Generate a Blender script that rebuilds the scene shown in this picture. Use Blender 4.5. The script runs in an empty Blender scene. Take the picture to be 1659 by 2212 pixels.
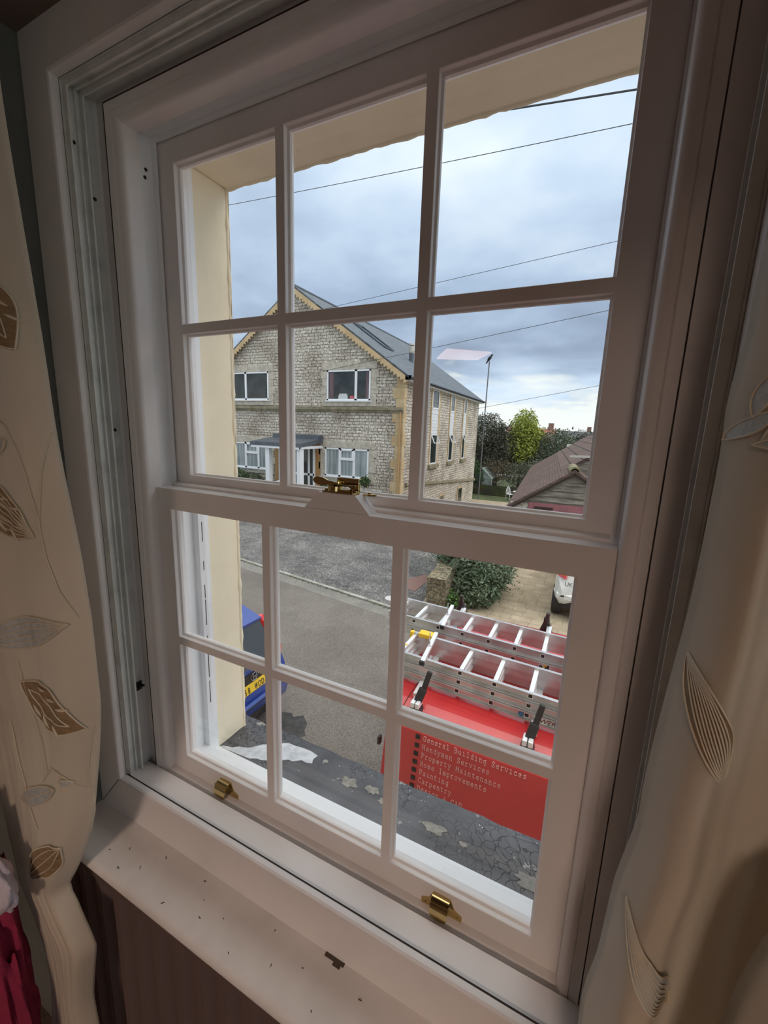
import bpy, bmesh, math, random
from mathutils import Vector, Matrix, noise
random.seed(7)
scene = bpy.context.scene
COL = scene.collection
PI = math.pi

# ---------------------------------------------------------------- camera
cd = bpy.data.cameras.new('camera'); cam = bpy.data.objects.new('camera', cd); COL.objects.link(cam)
cd.sensor_fit = 'HORIZONTAL'; cd.sensor_width = 36.0; cd.lens = 36.0 * 909.72 / 1659.0
cd.clip_start = 0.02; cd.clip_end = 500
CX, CY, CZ = 0.4097, -0.606, 0.1214
_y, _p, _r = 0.4559, -0.1943, 0.0346
fw = Vector((-math.sin(_y)*math.cos(_p), math.cos(_y)*math.cos(_p), math.sin(_p)))
rt0 = Vector((math.cos(_y), math.sin(_y), 0)); up0 = rt0.cross(fw)
rt = rt0*math.cos(_r) + up0*math.sin(_r); up = up0*math.cos(_r) - rt0*math.sin(_r)
M = Matrix((rt, up, -fw)).transposed().to_4x4(); M.translation = (CX, CY, CZ)
cam.matrix_world = M
scene.camera = cam

# ---------------------------------------------------------------- exposure, world
vs = scene.view_settings
vs.view_transform = 'Standard'; vs.look = 'None'; vs.gamma = 1.0; vs.exposure = 0.85; vs.use_curve_mapping = False
scene.cycles.max_bounces = 8; scene.cycles.transparent_max_bounces = 24
scene.cycles.use_denoising = True

world = bpy.data.worlds.new('overcast_sky'); scene.world = world; world.use_nodes = True
nt = world.node_tree; nt.nodes.clear()
def N(nt, t, **kw):
    n = nt.nodes.new(t)
    for k, v in kw.items(): setattr(n, k, v)
    return n
def sv(n, **kw):
    for k, v in kw.items():
        n.inputs[k.replace('_', ' ')].default_value = v
    return n
def ramp(nt, stops, interp='LINEAR'):
    n = N(nt, 'ShaderNodeValToRGB'); cr = n.color_ramp; cr.interpolation = interp
    while len(cr.elements) < len(stops): cr.elements.new(0.5)
    for e, (p, c) in zip(cr.elements, stops):
        e.position = p; e.color = (c[0], c[1], c[2], 1)
    return n
def mathn(nt, op, a=None, b=None, c=None, clamp=False):
    n = N(nt, 'ShaderNodeMath', operation=op); n.use_clamp = clamp
    for i, v in enumerate((a, b, c)):
        if v is None: continue
        if isinstance(v, (int, float)): n.inputs[i].default_value = v
        else: nt.links.new(v, n.inputs[i])
    return n.outputs[0]
def mixc(nt, fac, a, b, mode='MIX'):
    n = N(nt, 'ShaderNodeMix', data_type='RGBA', blend_type=mode)
    for idx, v in ((0, fac), (6, a), (7, b)):
        if isinstance(v, (int, float)): n.inputs[idx].default_value = v
        elif isinstance(v, tuple): n.inputs[idx].default_value = (v[0], v[1], v[2], 1)
        else: nt.links.new(v, n.inputs[idx])
    return n.outputs[2]
tc = N(nt, 'ShaderNodeTexCoord'); sx = N(nt, 'ShaderNodeSeparateXYZ'); nt.links.new(tc.outputs['Generated'], sx.inputs[0])
zc = mathn(nt, 'MAXIMUM', sx.outputs[2], 0.0); zd = mathn(nt, 'ADD', zc, 0.16)
px = mathn(nt, 'DIVIDE', sx.outputs[0], zd); py = mathn(nt, 'DIVIDE', sx.outputs[1], zd)
cxyz = N(nt, 'ShaderNodeCombineXYZ'); nt.links.new(px, cxyz.inputs[0]); nt.links.new(py, cxyz.inputs[1])
cxyz.inputs[2].default_value = 3.7
n1 = sv(N(nt, 'ShaderNodeTexNoise'), Scale=0.85, Detail=6.0, Roughness=0.5, Distortion=0.25); nt.links.new(cxyz.outputs[0], n1.inputs['Vector'])
n2 = sv(N(nt, 'ShaderNodeTexNoise'), Scale=2.6, Detail=5.0, Roughness=0.5, Distortion=0.1); nt.links.new(cxyz.outputs[0], n2.inputs['Vector'])
cl = mathn(nt, 'ADD', mathn(nt, 'MULTIPLY', n1.outputs[0], 0.72), mathn(nt, 'MULTIPLY', n2.outputs[0], 0.28))
cr = ramp(nt, [(0.36, (0.265, 0.335, 0.43)), (0.45, (0.32, 0.41, 0.53)), (0.54, (0.41, 0.51, 0.635)), (0.66, (0.55, 0.63, 0.71))])
nt.links.new(cl, cr.inputs[0])
# higher up the cloud thins, lower right a darker bank, then a bright strip along the horizon
bank = ramp(nt, [(0.0, (1, 1, 1)), (0.10, (1, 1, 1)), (0.17, (0.70, 0.71, 0.74)), (0.30, (0.76, 0.78, 0.82)), (0.48, (1.0, 1.0, 1.0)), (0.66, (1.05, 1.04, 1.02)), (0.82, (3.4, 2.75, 2.15))])
nt.links.new(zc, bank.inputs[0])
c1 = mixc(nt, 1.0, cr.outputs[0], bank.outputs[0], 'MULTIPLY')
hz = mathn(nt, 'ADD', zc, mathn(nt, 'MULTIPLY', mathn(nt, 'SUBTRACT', n2.outputs[0], 0.5), 0.22))
hr = ramp(nt, [(0.0, (1, 1, 1)), (0.055, (0.9, 0.9, 0.9)), (0.115, (0, 0, 0))])
nt.links.new(hz, hr.inputs[0])
c2 = mixc(nt, hr.outputs[0], c1, (0.60, 0.64, 0.63))
bg = sv(N(nt, 'ShaderNodeBackground'), Strength=1.0); nt.links.new(c2, bg.inputs[0])
wo = N(nt, 'ShaderNodeOutputWorld'); nt.links.new(bg.outputs[0], wo.inputs[0])

# thin-cloud daylight: a very soft sun high on the right
sd = bpy.data.lights.new('soft_sun', 'SUN'); sd.energy = 0.95; sd.angle = math.radians(50); sd.color = (1.0, 0.95, 0.88)
so = bpy.data.objects.new('soft_sun', sd); COL.objects.link(so); so.rotation_euler = Vector((0.72, 0.05, 0.70)).to_track_quat('Z', 'Y').to_euler()

# ---------------------------------------------------------------- materials
def mat(name, col, rough=0.6, metal=0.0, col2=None, nscale=8.0, ncon=(0.4, 0.62), bump=0.0, bscale=60.0, bdist=0.002,
        coat=0.0, sheen=0.0, spec=0.5, stretch=None, emis=None, estr=0.0, coords='Object', detail=4.0):
    m = bpy.data.materials.new(name); m.use_nodes = True; t = m.node_tree
    b = t.nodes['Principled BSDF']
    b.inputs['Base Color'].default_value = (*col, 1); b.inputs['Roughness'].default_value = rough
    b.inputs['Metallic'].default_value = metal; b.inputs['Coat Weight'].default_value = coat
    b.inputs['Sheen Weight'].default_value = sheen; b.inputs['Specular IOR Level'].default_value = spec
    if emis: b.inputs['Emission Color'].default_value = (*emis, 1); b.inputs['Emission Strength'].default_value = estr
    tcn = N(t, 'ShaderNodeTexCoord'); vec = tcn.outputs[coords]
    if stretch:
        mp = N(t, 'ShaderNodeMapping'); mp.inputs['Scale'].default_value = stretch
        t.links.new(vec, mp.inputs[0]); vec = mp.outputs[0]
    if col2:
        nn = sv(N(t, 'ShaderNodeTexNoise'), Scale=nscale, Detail=detail, Roughness=0.6); t.links.new(vec, nn.inputs['Vector'])
        r = ramp(t, [(ncon[0], col), (ncon[1], col2)]); t.links.new(nn.outputs[0], r.inputs[0])
        t.links.new(r.outputs[0], b.inputs['Base Color'])
    if bump:
        bn = sv(N(t, 'ShaderNodeTexNoise'), Scale=bscale, Detail=4.0); t.links.new(vec, bn.inputs['Vector'])
        bp = sv(N(t, 'ShaderNodeBump'), Strength=bump, Distance=bdist); t.links.new(bn.outputs[0], bp.inputs['Height'])
        t.links.new(bp.outputs[0], b.inputs['Normal'])
    return m
def srgb(r, g, b):
    f = lambda c: (c/255/12.92) if c/255 <= 0.04045 else ((c/255+0.055)/1.055)**2.4
    return (f(r), f(g), f(b))

PAINT = mat('white_gloss_paint', (0.80, 0.765, 0.75), 0.38, col2=(0.73, 0.70, 0.685), nscale=3, bump=0.10, bscale=90, bdist=0.001)
PAINTX = mat('white_exterior_paint', (0.86, 0.87, 0.88), 0.4, col2=(0.76, 0.78, 0.80), nscale=4, ncon=(0.5, 0.8), bump=0.15, bscale=70, bdist=0.001)
TRACK = mat('white_track', (0.66, 0.67, 0.64), 0.35, col2=(0.50, 0.51, 0.48), nscale=20, ncon=(0.5, 0.75))
BOARD = mat('window_board_paint', (0.84, 0.80, 0.77), 0.42, col2=(0.74, 0.70, 0.67), nscale=5, bump=0.12, bscale=40, bdist=0.001)
PLASTER = mat('grey_green_plaster', (0.17, 0.18, 0.165), 0.85, col2=(0.13, 0.14, 0.125), nscale=5, bump=0.4, bscale=25, bdist=0.003)
LINTEL = mat('dark_brown_plaster', (0.20, 0.15, 0.13), 0.85, col2=(0.15, 0.11, 0.09), nscale=4, bump=0.3, bscale=30, bdist=0.002)
ROOM = mat('room_wall_paint', (0.22, 0.17, 0.15), 0.9, col2=(0.18, 0.14, 0.12), nscale=2)
CARPET = mat('room_carpet', (0.10, 0.06, 0.05), 0.95, col2=(0.06, 0.04, 0.03), nscale=60, bump=0.5, bscale=300)
CREAM = mat('cream_masonry_paint', (0.88, 0.79, 0.60), 0.8, col2=(0.80, 0.70, 0.53), nscale=7, ncon=(0.45, 0.8), bump=0.5, bscale=22, bdist=0.004)
BRASS = mat('polished_brass', (0.62, 0.48, 0.22), 0.12, metal=1.0)
SPECK = mat('dark_speck', (0.03, 0.025, 0.02), 0.8)
GAP = mat('dark_gap', (0.03, 0.022, 0.018), 0.9)

def glass_mat(name, tint=(0.975, 0.97, 0.96)):
    m = bpy.data.materials.new(name); m.use_nodes = True; t = m.node_tree; t.nodes.clear()
    tr = N(t, 'ShaderNodeBsdfTransparent'); tr.inputs[0].default_value = (*tint, 1)
    gl = N(t, 'ShaderNodeBsdfGlossy'); gl.inputs['Roughness'].default_value = 0.0
    gl.inputs['Color'].default_value = (1, 1, 1, 1)
    fr = N(t, 'ShaderNodeFresnel'); ge = N(t, 'ShaderNodeNewGeometry')   # same reflectance seen from either side of the pane
    t.links.new(mathn(t, 'ADD', mathn(t, 'MULTIPLY', ge.outputs['Backfacing'], 1/1.45-1.45), 1.45), fr.inputs[0])
    mx = N(t, 'ShaderNodeMixShader'); t.links.new(fr.outputs[0], mx.inputs[0])
    t.links.new(tr.outputs[0], mx.inputs[1]); t.links.new(gl.outputs[0], mx.inputs[2])
    o = N(t, 'ShaderNodeOutputMaterial'); t.links.new(mx.outputs[0], o.inputs[0])
    return m
GLASS = glass_mat('window_glass')

def brick_mat(name, c1, c2, mortar, bw, rh, ms=0.012, stain=(0.45, 0.40, 0.34), bumpd=0.03, stain_s=0.5, rough=0.9, nb=14.0, offset=0.5, bs=1.0, dist=0.03, nc=0.75, lo=(0.35, 0.33, 0.30)):
    m = bpy.data.materials.new(name); m.use_nodes = True; t = m.node_tree; b = t.nodes['Principled BSDF']
    b.inputs['Roughness'].default_value = rough
    uv = N(t, 'ShaderNodeTexCoord')
    dn = sv(N(t, 'ShaderNodeTexNoise'), Scale=3.0, Detail=3.0); t.links.new(uv.outputs['UV'], dn.inputs['Vector'])
    sub = N(t, 'ShaderNodeVectorMath', operation='MULTIPLY_ADD'); t.links.new(dn.outputs['Color'], sub.inputs[0])
    sub.inputs[1].default_value = (dist, dist, 0); t.links.new(uv.outputs['UV'], sub.inputs[2])
    br = N(t, 'ShaderNodeTexBrick', offset=offset, squash=0.7, squash_frequency=3)
    t.links.new(sub.outputs[0], br.inputs['Vector'])
    sv(br, Color1=(*c1, 1), Color2=(*c2, 1), Mortar=(*mortar, 1), Scale=1.0, Mortar_Size=ms, Mortar_Smooth=0.5, Bias=0.0, Brick_Width=bw, Row_Height=rh)
    n = sv(N(t, 'ShaderNodeTexNoise'), Scale=nb, Detail=6.0, Roughness=0.65); t.links.new(uv.outputs['UV'], n.inputs['Vector'])
    r = ramp(t, [(0.36, lo), (0.50, (1.0, 0.99, 0.97)), (0.62, (1.35, 1.35, 1.35))]); t.links.new(n.outputs[0], r.inputs[0])
    a = mixc(t, nc, br.outputs['Color'], r.outputs[0], 'MULTIPLY')
    n2 = sv(N(t, 'ShaderNodeTexNoise'), Scale=stain_s, Detail=5.0); t.links.new(uv.outputs['UV'], n2.inputs['Vector'])
    r2 = ramp(t, [(0.45, (1, 1, 1)), (0.62, stain)]); t.links.new(n2.outputs[0], r2.inputs[0])
    a = mixc(t, 0.6, a, r2.outputs[0], 'MULTIPLY'); t.links.new(a, b.inputs['Base Color'])
    h = mathn(t, 'SUBTRACT', mathn(t, 'MULTIPLY', n.outputs[0], 0.9), mathn(t, 'MULTIPLY', br.outputs['Fac'], 0.6))
    bp = sv(N(t, 'ShaderNodeBump'), Strength=bs, Distance=bumpd); t.links.new(h, bp.inputs['Height']); t.links.new(bp.outputs[0], b.inputs['Normal'])
    return m
STONE = brick_mat('rock_faced_limestone', (0.81, 0.745, 0.645), (0.61, 0.555, 0.475), (0.31, 0.275, 0.23), 0.40, 0.165, 0.016, bumpd=0.08, nb=9.0, nc=0.9)
SLATE = brick_mat('slate_roof', (0.11, 0.135, 0.16), (0.085, 0.105, 0.13), (0.05, 0.06, 0.07), 0.35, 0.26, 0.012, stain=(0.8, 0.85, 0.8), bumpd=0.01, nb=5, rough=0.6, dist=0.0)
BTILE = brick_mat('brown_clay_tile', (0.155, 0.10, 0.085), (0.12, 0.078, 0.068), (0.05, 0.035, 0.03), 0.18, 0.11, 0.008, stain=(0.75, 0.75, 0.65), bumpd=0.02, nb=9, dist=0.0)
BTILE2 = brick_mat('large_clay_tile', (0.17, 0.115, 0.10), (0.13, 0.09, 0.078), (0.03, 0.022, 0.02), 0.60, 0.42, 0.03, stain=(0.8, 0.8, 0.7), bumpd=0.03, nb=9, dist=0.0)
RUBBLE = brick_mat('rubble_stone', (0.42, 0.36, 0.24), (0.30, 0.26, 0.18), (0.20, 0.17, 0.11), 0.26, 0.13, 0.012, bumpd=0.10, dist=0.30, nb=16, nc=0.9)
PAVE = brick_mat('imprinted_paving', (0.36, 0.30, 0.215), (0.32, 0.265, 0.19), (0.20, 0.165, 0.12), 0.42, 0.27, 0.008, stain=(0.70, 0.70, 0.62), bumpd=0.006, nb=2.5, stain_s=0.7, bs=0.4, dist=0.0, nc=0.5, lo=(0.7, 0.7, 0.66))
DRESS = mat('dressed_stone', (0.58, 0.53, 0.44), 0.85, col2=(0.42, 0.38, 0.31), nscale=4, bump=0.6, bscale=12, bdist=0.02)
TAN = mat('tan_ashlar', (0.58, 0.45, 0.27), 0.85, col2=(0.48, 0.34, 0.18), nscale=1.5, bump=0.4, bscale=12, bdist=0.01)
MOSSY = mat('mossy_string_course', (0.20, 0.18, 0.11), 0.9, col2=(0.32, 0.28, 0.20), nscale=3)
BARGE = mat('ochre_bargeboard', (0.60, 0.44, 0.25), 0.7, col2=(0.50, 0.36, 0.20), nscale=2)
UPVC = mat('white_upvc', (0.82, 0.84, 0.86), 0.3)
LEAD = mat('lead_grey_roofing', (0.07, 0.085, 0.105), 0.5, col2=(0.10, 0.12, 0.14), nscale=3)
DARKGL = mat('dark_window_pane', (0.015, 0.02, 0.022), 0.06, col2=(0.04, 0.05, 0.05), nscale=1.5)
NETS = mat('net_curtain_behind_pane', (0.36, 0.41, 0.42), 0.35, col2=(0.16, 0.20, 0.21), nscale=1.0, stretch=(9, 9, 0.3), coat=0.6)
CLADW = mat('white_cladding', (0.72, 0.75, 0.78), 0.5)

def ground_mat(name, c1, c2, c3, s1=0.8, s2=90.0, ncon=(0.4, 0.62), rough=0.9, bs=0.5):
    m = bpy.data.materials.new(name); m.use_nodes = True; t = m.node_tree; b = t.nodes['Principled BSDF']; b.inputs['Roughness'].default_value = rough
    tcn = N(t, 'ShaderNodeTexCoord')
    a = sv(N(t, 'ShaderNodeTexNoise'), Scale=s1, Detail=10.0, Roughness=0.72, Distortion=0.1); t.links.new(tcn.outputs['Object'], a.inputs['Vector'])
    r = ramp(t, [(ncon[0], c1), (ncon[1], c2)]); t.links.new(a.outputs[0], r.inputs[0])
    g = sv(N(t, 'ShaderNodeTexNoise'), Scale=s2, Detail=3.0, Roughness=0.8); t.links.new(tcn.outputs['Object'], g.inputs['Vector'])
    gr = ramp(t, [(0.40, (0.55, 0.55, 0.55)), (0.50, (1, 1, 1)), (0.66, c3)]); t.links.new(g.outputs[0], gr.inputs[0])
    c = mixc(t, 0.8, r.outputs[0], gr.outputs[0], 'MULTIPLY'); t.links.new(c, b.inputs['Base Color'])
    bp = sv(N(t, 'ShaderNodeBump'), Strength=bs, Distance=0.01); t.links.new(g.outputs[0], bp.inputs['Height']); t.links.new(bp.outputs[0], b.inputs['Normal'])
    return m
ROAD = ground_mat('worn_road_asphalt', (0.130, 0.117, 0.104), (0.175, 0.160, 0.143), (1.6, 1.55, 1.5), 0.5, 70)
FORE = ground_mat('patched_dark_asphalt', (0.050, 0.050, 0.051), (0.150, 0.146, 0.141), (3.0, 3.0, 3.0), 1.1, 24, (0.36, 0.62), bs=0.9)
GUTTER = ground_mat('gutter_concrete', (0.17, 0.165, 0.148), (0.23, 0.222, 0.20), (1.3, 1.3, 1.3), 2.0, 60)
LAWN = ground_mat('damp_lawn', (0.035, 0.05, 0.015), (0.075, 0.095, 0.03), (1.5, 1.5, 1.2), 1.2, 40)
RED = mat('van_red_paint', (0.52, 0.018, 0.022), 0.40, coat=1.0, col2=(0.47, 0.014, 0.018), nscale=3)
BLACKP = mat('black_plastic', (0.015, 0.015, 0.017), 0.45)
ALU = mat('ladder_aluminium', (0.62, 0.63, 0.64), 0.38, metal=0.75, col2=(0.50, 0.50, 0.50), nscale=6)
ALUB = mat('bright_aluminium', (0.80, 0.82, 0.84), 0.35, metal=0.4)
YELLOW = mat('yellow_end_cap', (0.75, 0.50, 0.03), 0.5)
HOLE = mat('rung_hole_black', (0.01, 0.01, 0.01), 0.6)
BLUE = mat('blue_car_paint', (0.012, 0.045, 0.26), 0.25, coat=1.0)
CARGL = mat('car_glass', (0.03, 0.036, 0.04), 0.04, coat=1.0)
LAMPR = mat('red_lamp_lens', (0.62, 0.02, 0.02), 0.15, coat=1.0)
PLATEY = mat('yellow_plate', (0.80, 0.55, 0.04), 0.4)
CHROME = mat('chrome', (0.8, 0.8, 0.82), 0.1, metal=1.0)
RUBBER = mat('rubber', (0.02, 0.02, 0.02), 0.8)
CARW = mat('pearl_white_car_paint', (0.74, 0.75, 0.72), 0.25, coat=1.0)
WOODW = mat('weathered_board', (0.27, 0.245, 0.20), 0.9, col2=(0.14, 0.125, 0.10), nscale=2.2, stretch=(1, 1, 7), bump=0.6, bscale=20, bdist=0.01)
TEXTW = mat('faded_lettering', (0.76, 0.47, 0.46), 0.5)

# ---------------------------------------------------------------- mesh helpers
class MB:
    """collects geometry with material slots, then links it as one mesh object"""
    def __init__(s): s.v = []; s.f = []; s.m = []
    def add(s, vs, fs, mi=0):
        o = len(s.v); s.v += [tuple(p) for p in vs]; s.f += [tuple(i+o for i in f) for f in fs]; s.m += [mi]*len(fs); return s
    def box(s, a, b, mi=0, xf=None):
        x0, y0, z0 = a; x1, y1, z1 = b
        x0, x1 = min(x0, x1), max(x0, x1); y0, y1 = min(y0, y1), max(y0, y1); z0, z1 = min(z0, z1), max(z0, z1)
        vs = [(x0,y0,z0),(x1,y0,z0),(x1,y1,z0),(x0,y1,z0),(x0,y0,z1),(x1,y0,z1),(x1,y1,z1),(x0,y1,z1)]
        if xf: vs = [xf @ Vector(p) for p in vs]
        return s.add(vs, [(0,3,2,1),(4,5,6,7),(0,1,5,4),(1,2,6,5),(2,3,7,6),(3,0,4,7)], mi)
    def bar(s, p, q, w, h, mi=0, upv=(0, 0, 1)):
        p, q = Vector(p), Vector(q); d = (q-p).normalized(); u = Vector(upv); u = (u - d*u.dot(d)).normalized(); r = d.cross(u)
        vs = []
        for c in (p, q):
            for a, b in ((-1,-1),(1,-1),(1,1),(-1,1)): vs.append(c + r*a*w/2 + u*b*h/2)
        return s.add(vs, [(0,1,2,3),(7,6,5,4),(0,4,5,1),(1,5,6,2),(2,6,7,3),(3,7,4,0)], mi)
    def tube(s, pts, r, n=8, mi=0, cap=True):
        pts = [Vector(p) for p in pts]; rs = r if isinstance(r, (list, tuple)) else [r]*len(pts)
        rings = []; prev = None
        for i, p in enumerate(pts):
            d = (pts[min(i+1, len(pts)-1)] - pts[max(i-1, 0)])
            if d.length < 1e-9: d = Vector((0, 0, 1))
            d.normalize()
            if prev is None:
                a = Vector((0, 0, 1)) if abs(d.z) < 0.9 else Vector((1, 0, 0)); u = (a - d*a.dot(d)).normalized()
            else: u = (prev - d*prev.dot(d)).normalized()
            prev = u; w = d.cross(u)
            rings.append([p + (u*math.cos(2*PI*k/n) + w*math.sin(2*PI*k/n))*rs[i] for k in range(n)])
        vs = [v for R in rings for v in R]; fs = []
        for i in range(len(pts)-1):
            for k in range(n):
                a, b = i*n+k, i*n+(k+1) % n; fs.append((a, b, b+n, a+n))
        if cap: fs.append(tuple(range(n-1, -1, -1))); fs.append(tuple((len(pts)-1)*n+k for k in range(n)))
        return s.add(vs, fs, mi)
    def prism(s, poly, axis, a, b, mi=0):
        """poly of 2-D points extruded along axis between a and b"""
        def P(u, v, w): return {'x': (w, u, v), 'y': (u, w, v), 'z': (u, v, w)}[axis]
        n = len(poly); vs = [P(u, v, a) for u, v in poly] + [P(u, v, b) for u, v in poly]
        return s.add(vs, [tuple(range(n-1, -1, -1)), tuple(range(n, 2*n))] + [(i, (i+1) % n, (i+1) % n+n, i+n) for i in range(n)], mi)
    def sweep_rect(s, prof, mi=0):
        """prof: list of (x_half, z_top, z_bottom, y): mitred rings, closed between neighbours"""
        rings = [[(-x, y, b), (x, y, b), (x, y, t), (-x, y, t)] for x, t, b, y in prof]
        vs = [p for R in rings for p in R]; fs = []
        for i in range(len(prof)-1):
            for k in range(4):
                a, b = i*4+k, i*4+(k+1) % 4; fs.append((a, b, b+4, a+4))
        return s.add(vs, fs, mi)
    def lathe(s, prof, c=(0, 0, 0), n=20, axis='z', mi=0):
        vs = []
        for r, h in prof:
            for k in range(n):
                a = 2*PI*k/n; u, v = r*math.cos(a), r*math.sin(a)
                p = {'z': (u, v, h), 'y': (u, h, v), 'x': (h, u, v)}[axis]
                vs.append((c[0]+p[0], c[1]+p[1], c[2]+p[2]))
        fs = [(i*n+k, i*n+(k+1) % n, (i+1)*n+(k+1) % n, (i+1)*n+k) for i in range(len(prof)-1) for k in range(n)]
        fs += [tuple(range(n-1, -1, -1)), tuple((len(prof)-1)*n+k for k in range(n))]
        return s.add(vs, fs, mi)
    def build(s, name, mats, parent=None, smooth=False, bevel=0.0, uv=False, autos=35):
        me = bpy.data.meshes.new(name); me.from_pydata(s.v, [], s.f)
        if not isinstance(mats, (list, tuple)): mats = [mats]
        for m in mats: me.materials.append(m)
        me.polygons.foreach_set('material_index', s.m); me.update()
        bm = bmesh.new(); bm.from_mesh(me); bmesh.ops.remove_doubles(bm, verts=bm.verts, dist=1e-6); bmesh.ops.recalc_face_normals(bm, faces=bm.faces)
        if smooth:
            for f in bm.faces: f.smooth = True
            for e in bm.edges:
                if len(e.link_faces) == 2 and e.calc_face_angle(0) > math.radians(autos): e.smooth = False
        bm.to_mesh(me); bm.free()
        if uv:
            l = me.uv_layers.new(name='UVMap')
            for p in me.polygons:
                n = p.normal; ax = max(range(3), key=lambda i: abs(n[i]))
                for li in p.loop_indices:
                    c = me.vertices[me.loops[li].vertex_index].co
                    if ax == 0: w = (c.y, c.z)
                    elif ax == 1: w = (c.x, c.z)
                    else: w = (c.x, c.y)
                    if uv == 'slope' and ax != 1 or uv == 'slope' and abs(n.z) > 0.2:
                        w = (c.y, math.hypot(c.x, c.z*0.9) if False else c.z*1.2)
                    if uv == 'flat': w = (c.x, c.y)
                    l.data[li].uv = w
        o = bpy.data.objects.new(name, me); COL.objects.link(o)
        if parent is not None: o.parent = parent
        if bevel:
            md = o.modifiers.new('bevel', 'BEVEL'); md.width = bevel; md.segments = 2; md.limit_method = 'ANGLE'; md.angle_limit = math.radians(40)
        return o
def tag(o, label=None, cat=None, group=None, kind=None):
    if label: o['label'] = label
    if cat: o['category'] = cat
    if group: o['group'] = group
    if kind: o['kind'] = kind
    return o
def thing(name, label, cat, loc=(0, 0, 0), group=None, kind=None):
    o = bpy.data.objects.new(name, None); COL.objects.link(o); o.location = loc; o.empty_display_size = 0.1
    return tag(o, label, cat, group, kind)
def attach(root, objs=None):
    """parts were modelled in world coordinates: keep them there under a root that stands at its base"""
    bpy.context.view_layer.update()
    for c in root.children:
        c.matrix_parent_inverse = Matrix.Translation(root.location).inverted()
def text_mesh(name, s, size, m, parent, mtx, ext=0.002, sx=1.0):
    cu = bpy.data.curves.new('lettering', 'FONT'); cu.body = s; cu.size = size; cu.extrude = ext
    to = bpy.data.objects.new('lettering', cu); COL.objects.link(to)
    bpy.context.view_layer.update()
    me = bpy.data.meshes.new_from_object(to); bpy.data.objects.remove(to); bpy.data.curves.remove(cu)
    for v in me.vertices: v.co.x *= sx
    me.transform(mtx); me.materials.clear(); me.materials.append(m); me.name = name
    o = bpy.data.objects.new(name, me); COL.objects.link(o); o.parent = parent; return o
def frame_mtx(origin, xdir, ydir):
    x = Vector(xdir).normalized(); y = Vector(ydir).normalized(); z = x.cross(y)
    m = Matrix((x, y, z)).transposed().to_4x4(); m.translation = origin; return m

G = -3.879     # street level

# ================================================================ ROOM SHELL
RX0, RX1, RY0, FZ, CZL = -2.3, 2.2, -5.2, -1.75, 0.93
def wall_with_hole(name, y0, y1, hx, hz0, hz1, X0, X1, Z0, Z1, m):
    b = MB()
    b.box((X0, y0, Z0), (-hx, y1, Z1)); b.box((hx, y0, Z0), (X1, y1, Z1))
    b.box((-hx, y0, Z0), (hx, y1, hz0)); b.box((-hx, y0, hz1), (hx, y1, Z1))
    o = b.build(name, m); return tag(o, kind='structure')
o = wall_with_hole('wall_front', -0.15, -0.016, 0.605, -0.845, 0.80, RX0-0.2, RX1+0.2, FZ-0.1, CZL+0.1, PLASTER)
# rough cream filler edge left of the timber surround
b = MB(); pts = []
random.seed(3)
for i in range(40):
    z = -0.815 + i*0.038; w = 0.006 + 0.012*max(0, 1-(z+0.8)/0.7)*random.random() + 0.004*random.random(); pts.append((-0.600-w, z))
poly = [(-0.585, -0.815)] + [(x, z) for x, z in pts] + [(-0.585, pts[-1][1])]
for i in range(len(pts)-1):
    b.add([(-0.59, -0.0945, pts[i][1]), (pts[i][0], -0.0945, pts[i][1]), (pts[i+1][0], -0.0945, pts[i+1][1]), (-0.59, -0.0945, pts[i+1][1]),
           (-0.59, -0.080, pts[i][1]), (pts[i][0], -0.080, pts[i][1]), (pts[i+1][0], -0.080, pts[i+1][1]), (-0.59, -0.080, pts[i+1][1])],
          [(0,1,2,3), (7,6,5,4), (1,5,6,2), (0,4,5,1), (3,2,6,7)])
FILL = mat('cream_filler', (0.45, 0.42, 0.31), 0.8)
tag(b.build('trim_1', FILL), kind='structure')
o = wall_with_hole('wall_facade', 0.0, 0.256, 0.47, -0.81, 0.68, -6.5, 5.0, G, 2.6, CREAM)
# gently wavy render on the arrises: bevelled reveal
md = o.modifiers.new('bevel', 'BEVEL'); md.width = 0.006; md.segments = 2
b = MB()
def wavy(p, q, k, seed):
    out = []; rs = []
    for i in range(k+1):
        t = i/k; v = Vector(p).lerp(Vector(q), t); out.append(v); rs.append(0.0055+0.0035*noise.noise(Vector((seed, t*k*0.33, 0)))+0.002*noise.noise(Vector((seed, t*k*0.9, 4))))
    b.tube(out, rs, 8)
wavy((-0.472, 0.252, -0.80), (-0.472, 0.252, 0.682), 110, 1.0); wavy((-0.472, 0.252, 0.682), (0.47, 0.252, 0.682), 80, 7.0)
tag(b.build('trim_4', CREAM, smooth=True, autos=80), kind='structure')
tag(MB().box((RX0-0.1, RY0, FZ), (RX0, -0.15, CZL)).build('wall_left', ROOM), kind='structure')
b = MB(); wy0, wy1, wz0, wz1 = -2.6, -0.6, -0.85, 0.62       # side wall with an added, unseen window to let in neutral daylight
b.box((RX1, RY0, FZ), (RX1+0.1, wy0, CZL)); b.box((RX1, wy1, FZ), (RX1+0.1, -0.15, CZL)); b.box((RX1, wy0, FZ), (RX1+0.1, wy1, wz0)); b.box((RX1, wy0, wz1), (RX1+0.1, wy1, CZL))
tag(b.build('wall_right', ROOM), kind='structure')
w2 = bpy.data.objects.new('added_window', None); COL.objects.link(w2); w2.location = (RX1+0.05, (wy0+wy1)/2, wz0); tag(w2, kind='structure')
b = MB(); f = 0.05
for y in (wy0, (wy0*2+wy1)/3-f/2, (wy0+wy1*2)/3-f/2, wy1-f): b.box((RX1+0.03, y, wz0), (RX1+0.08, y+f, wz1))
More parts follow.
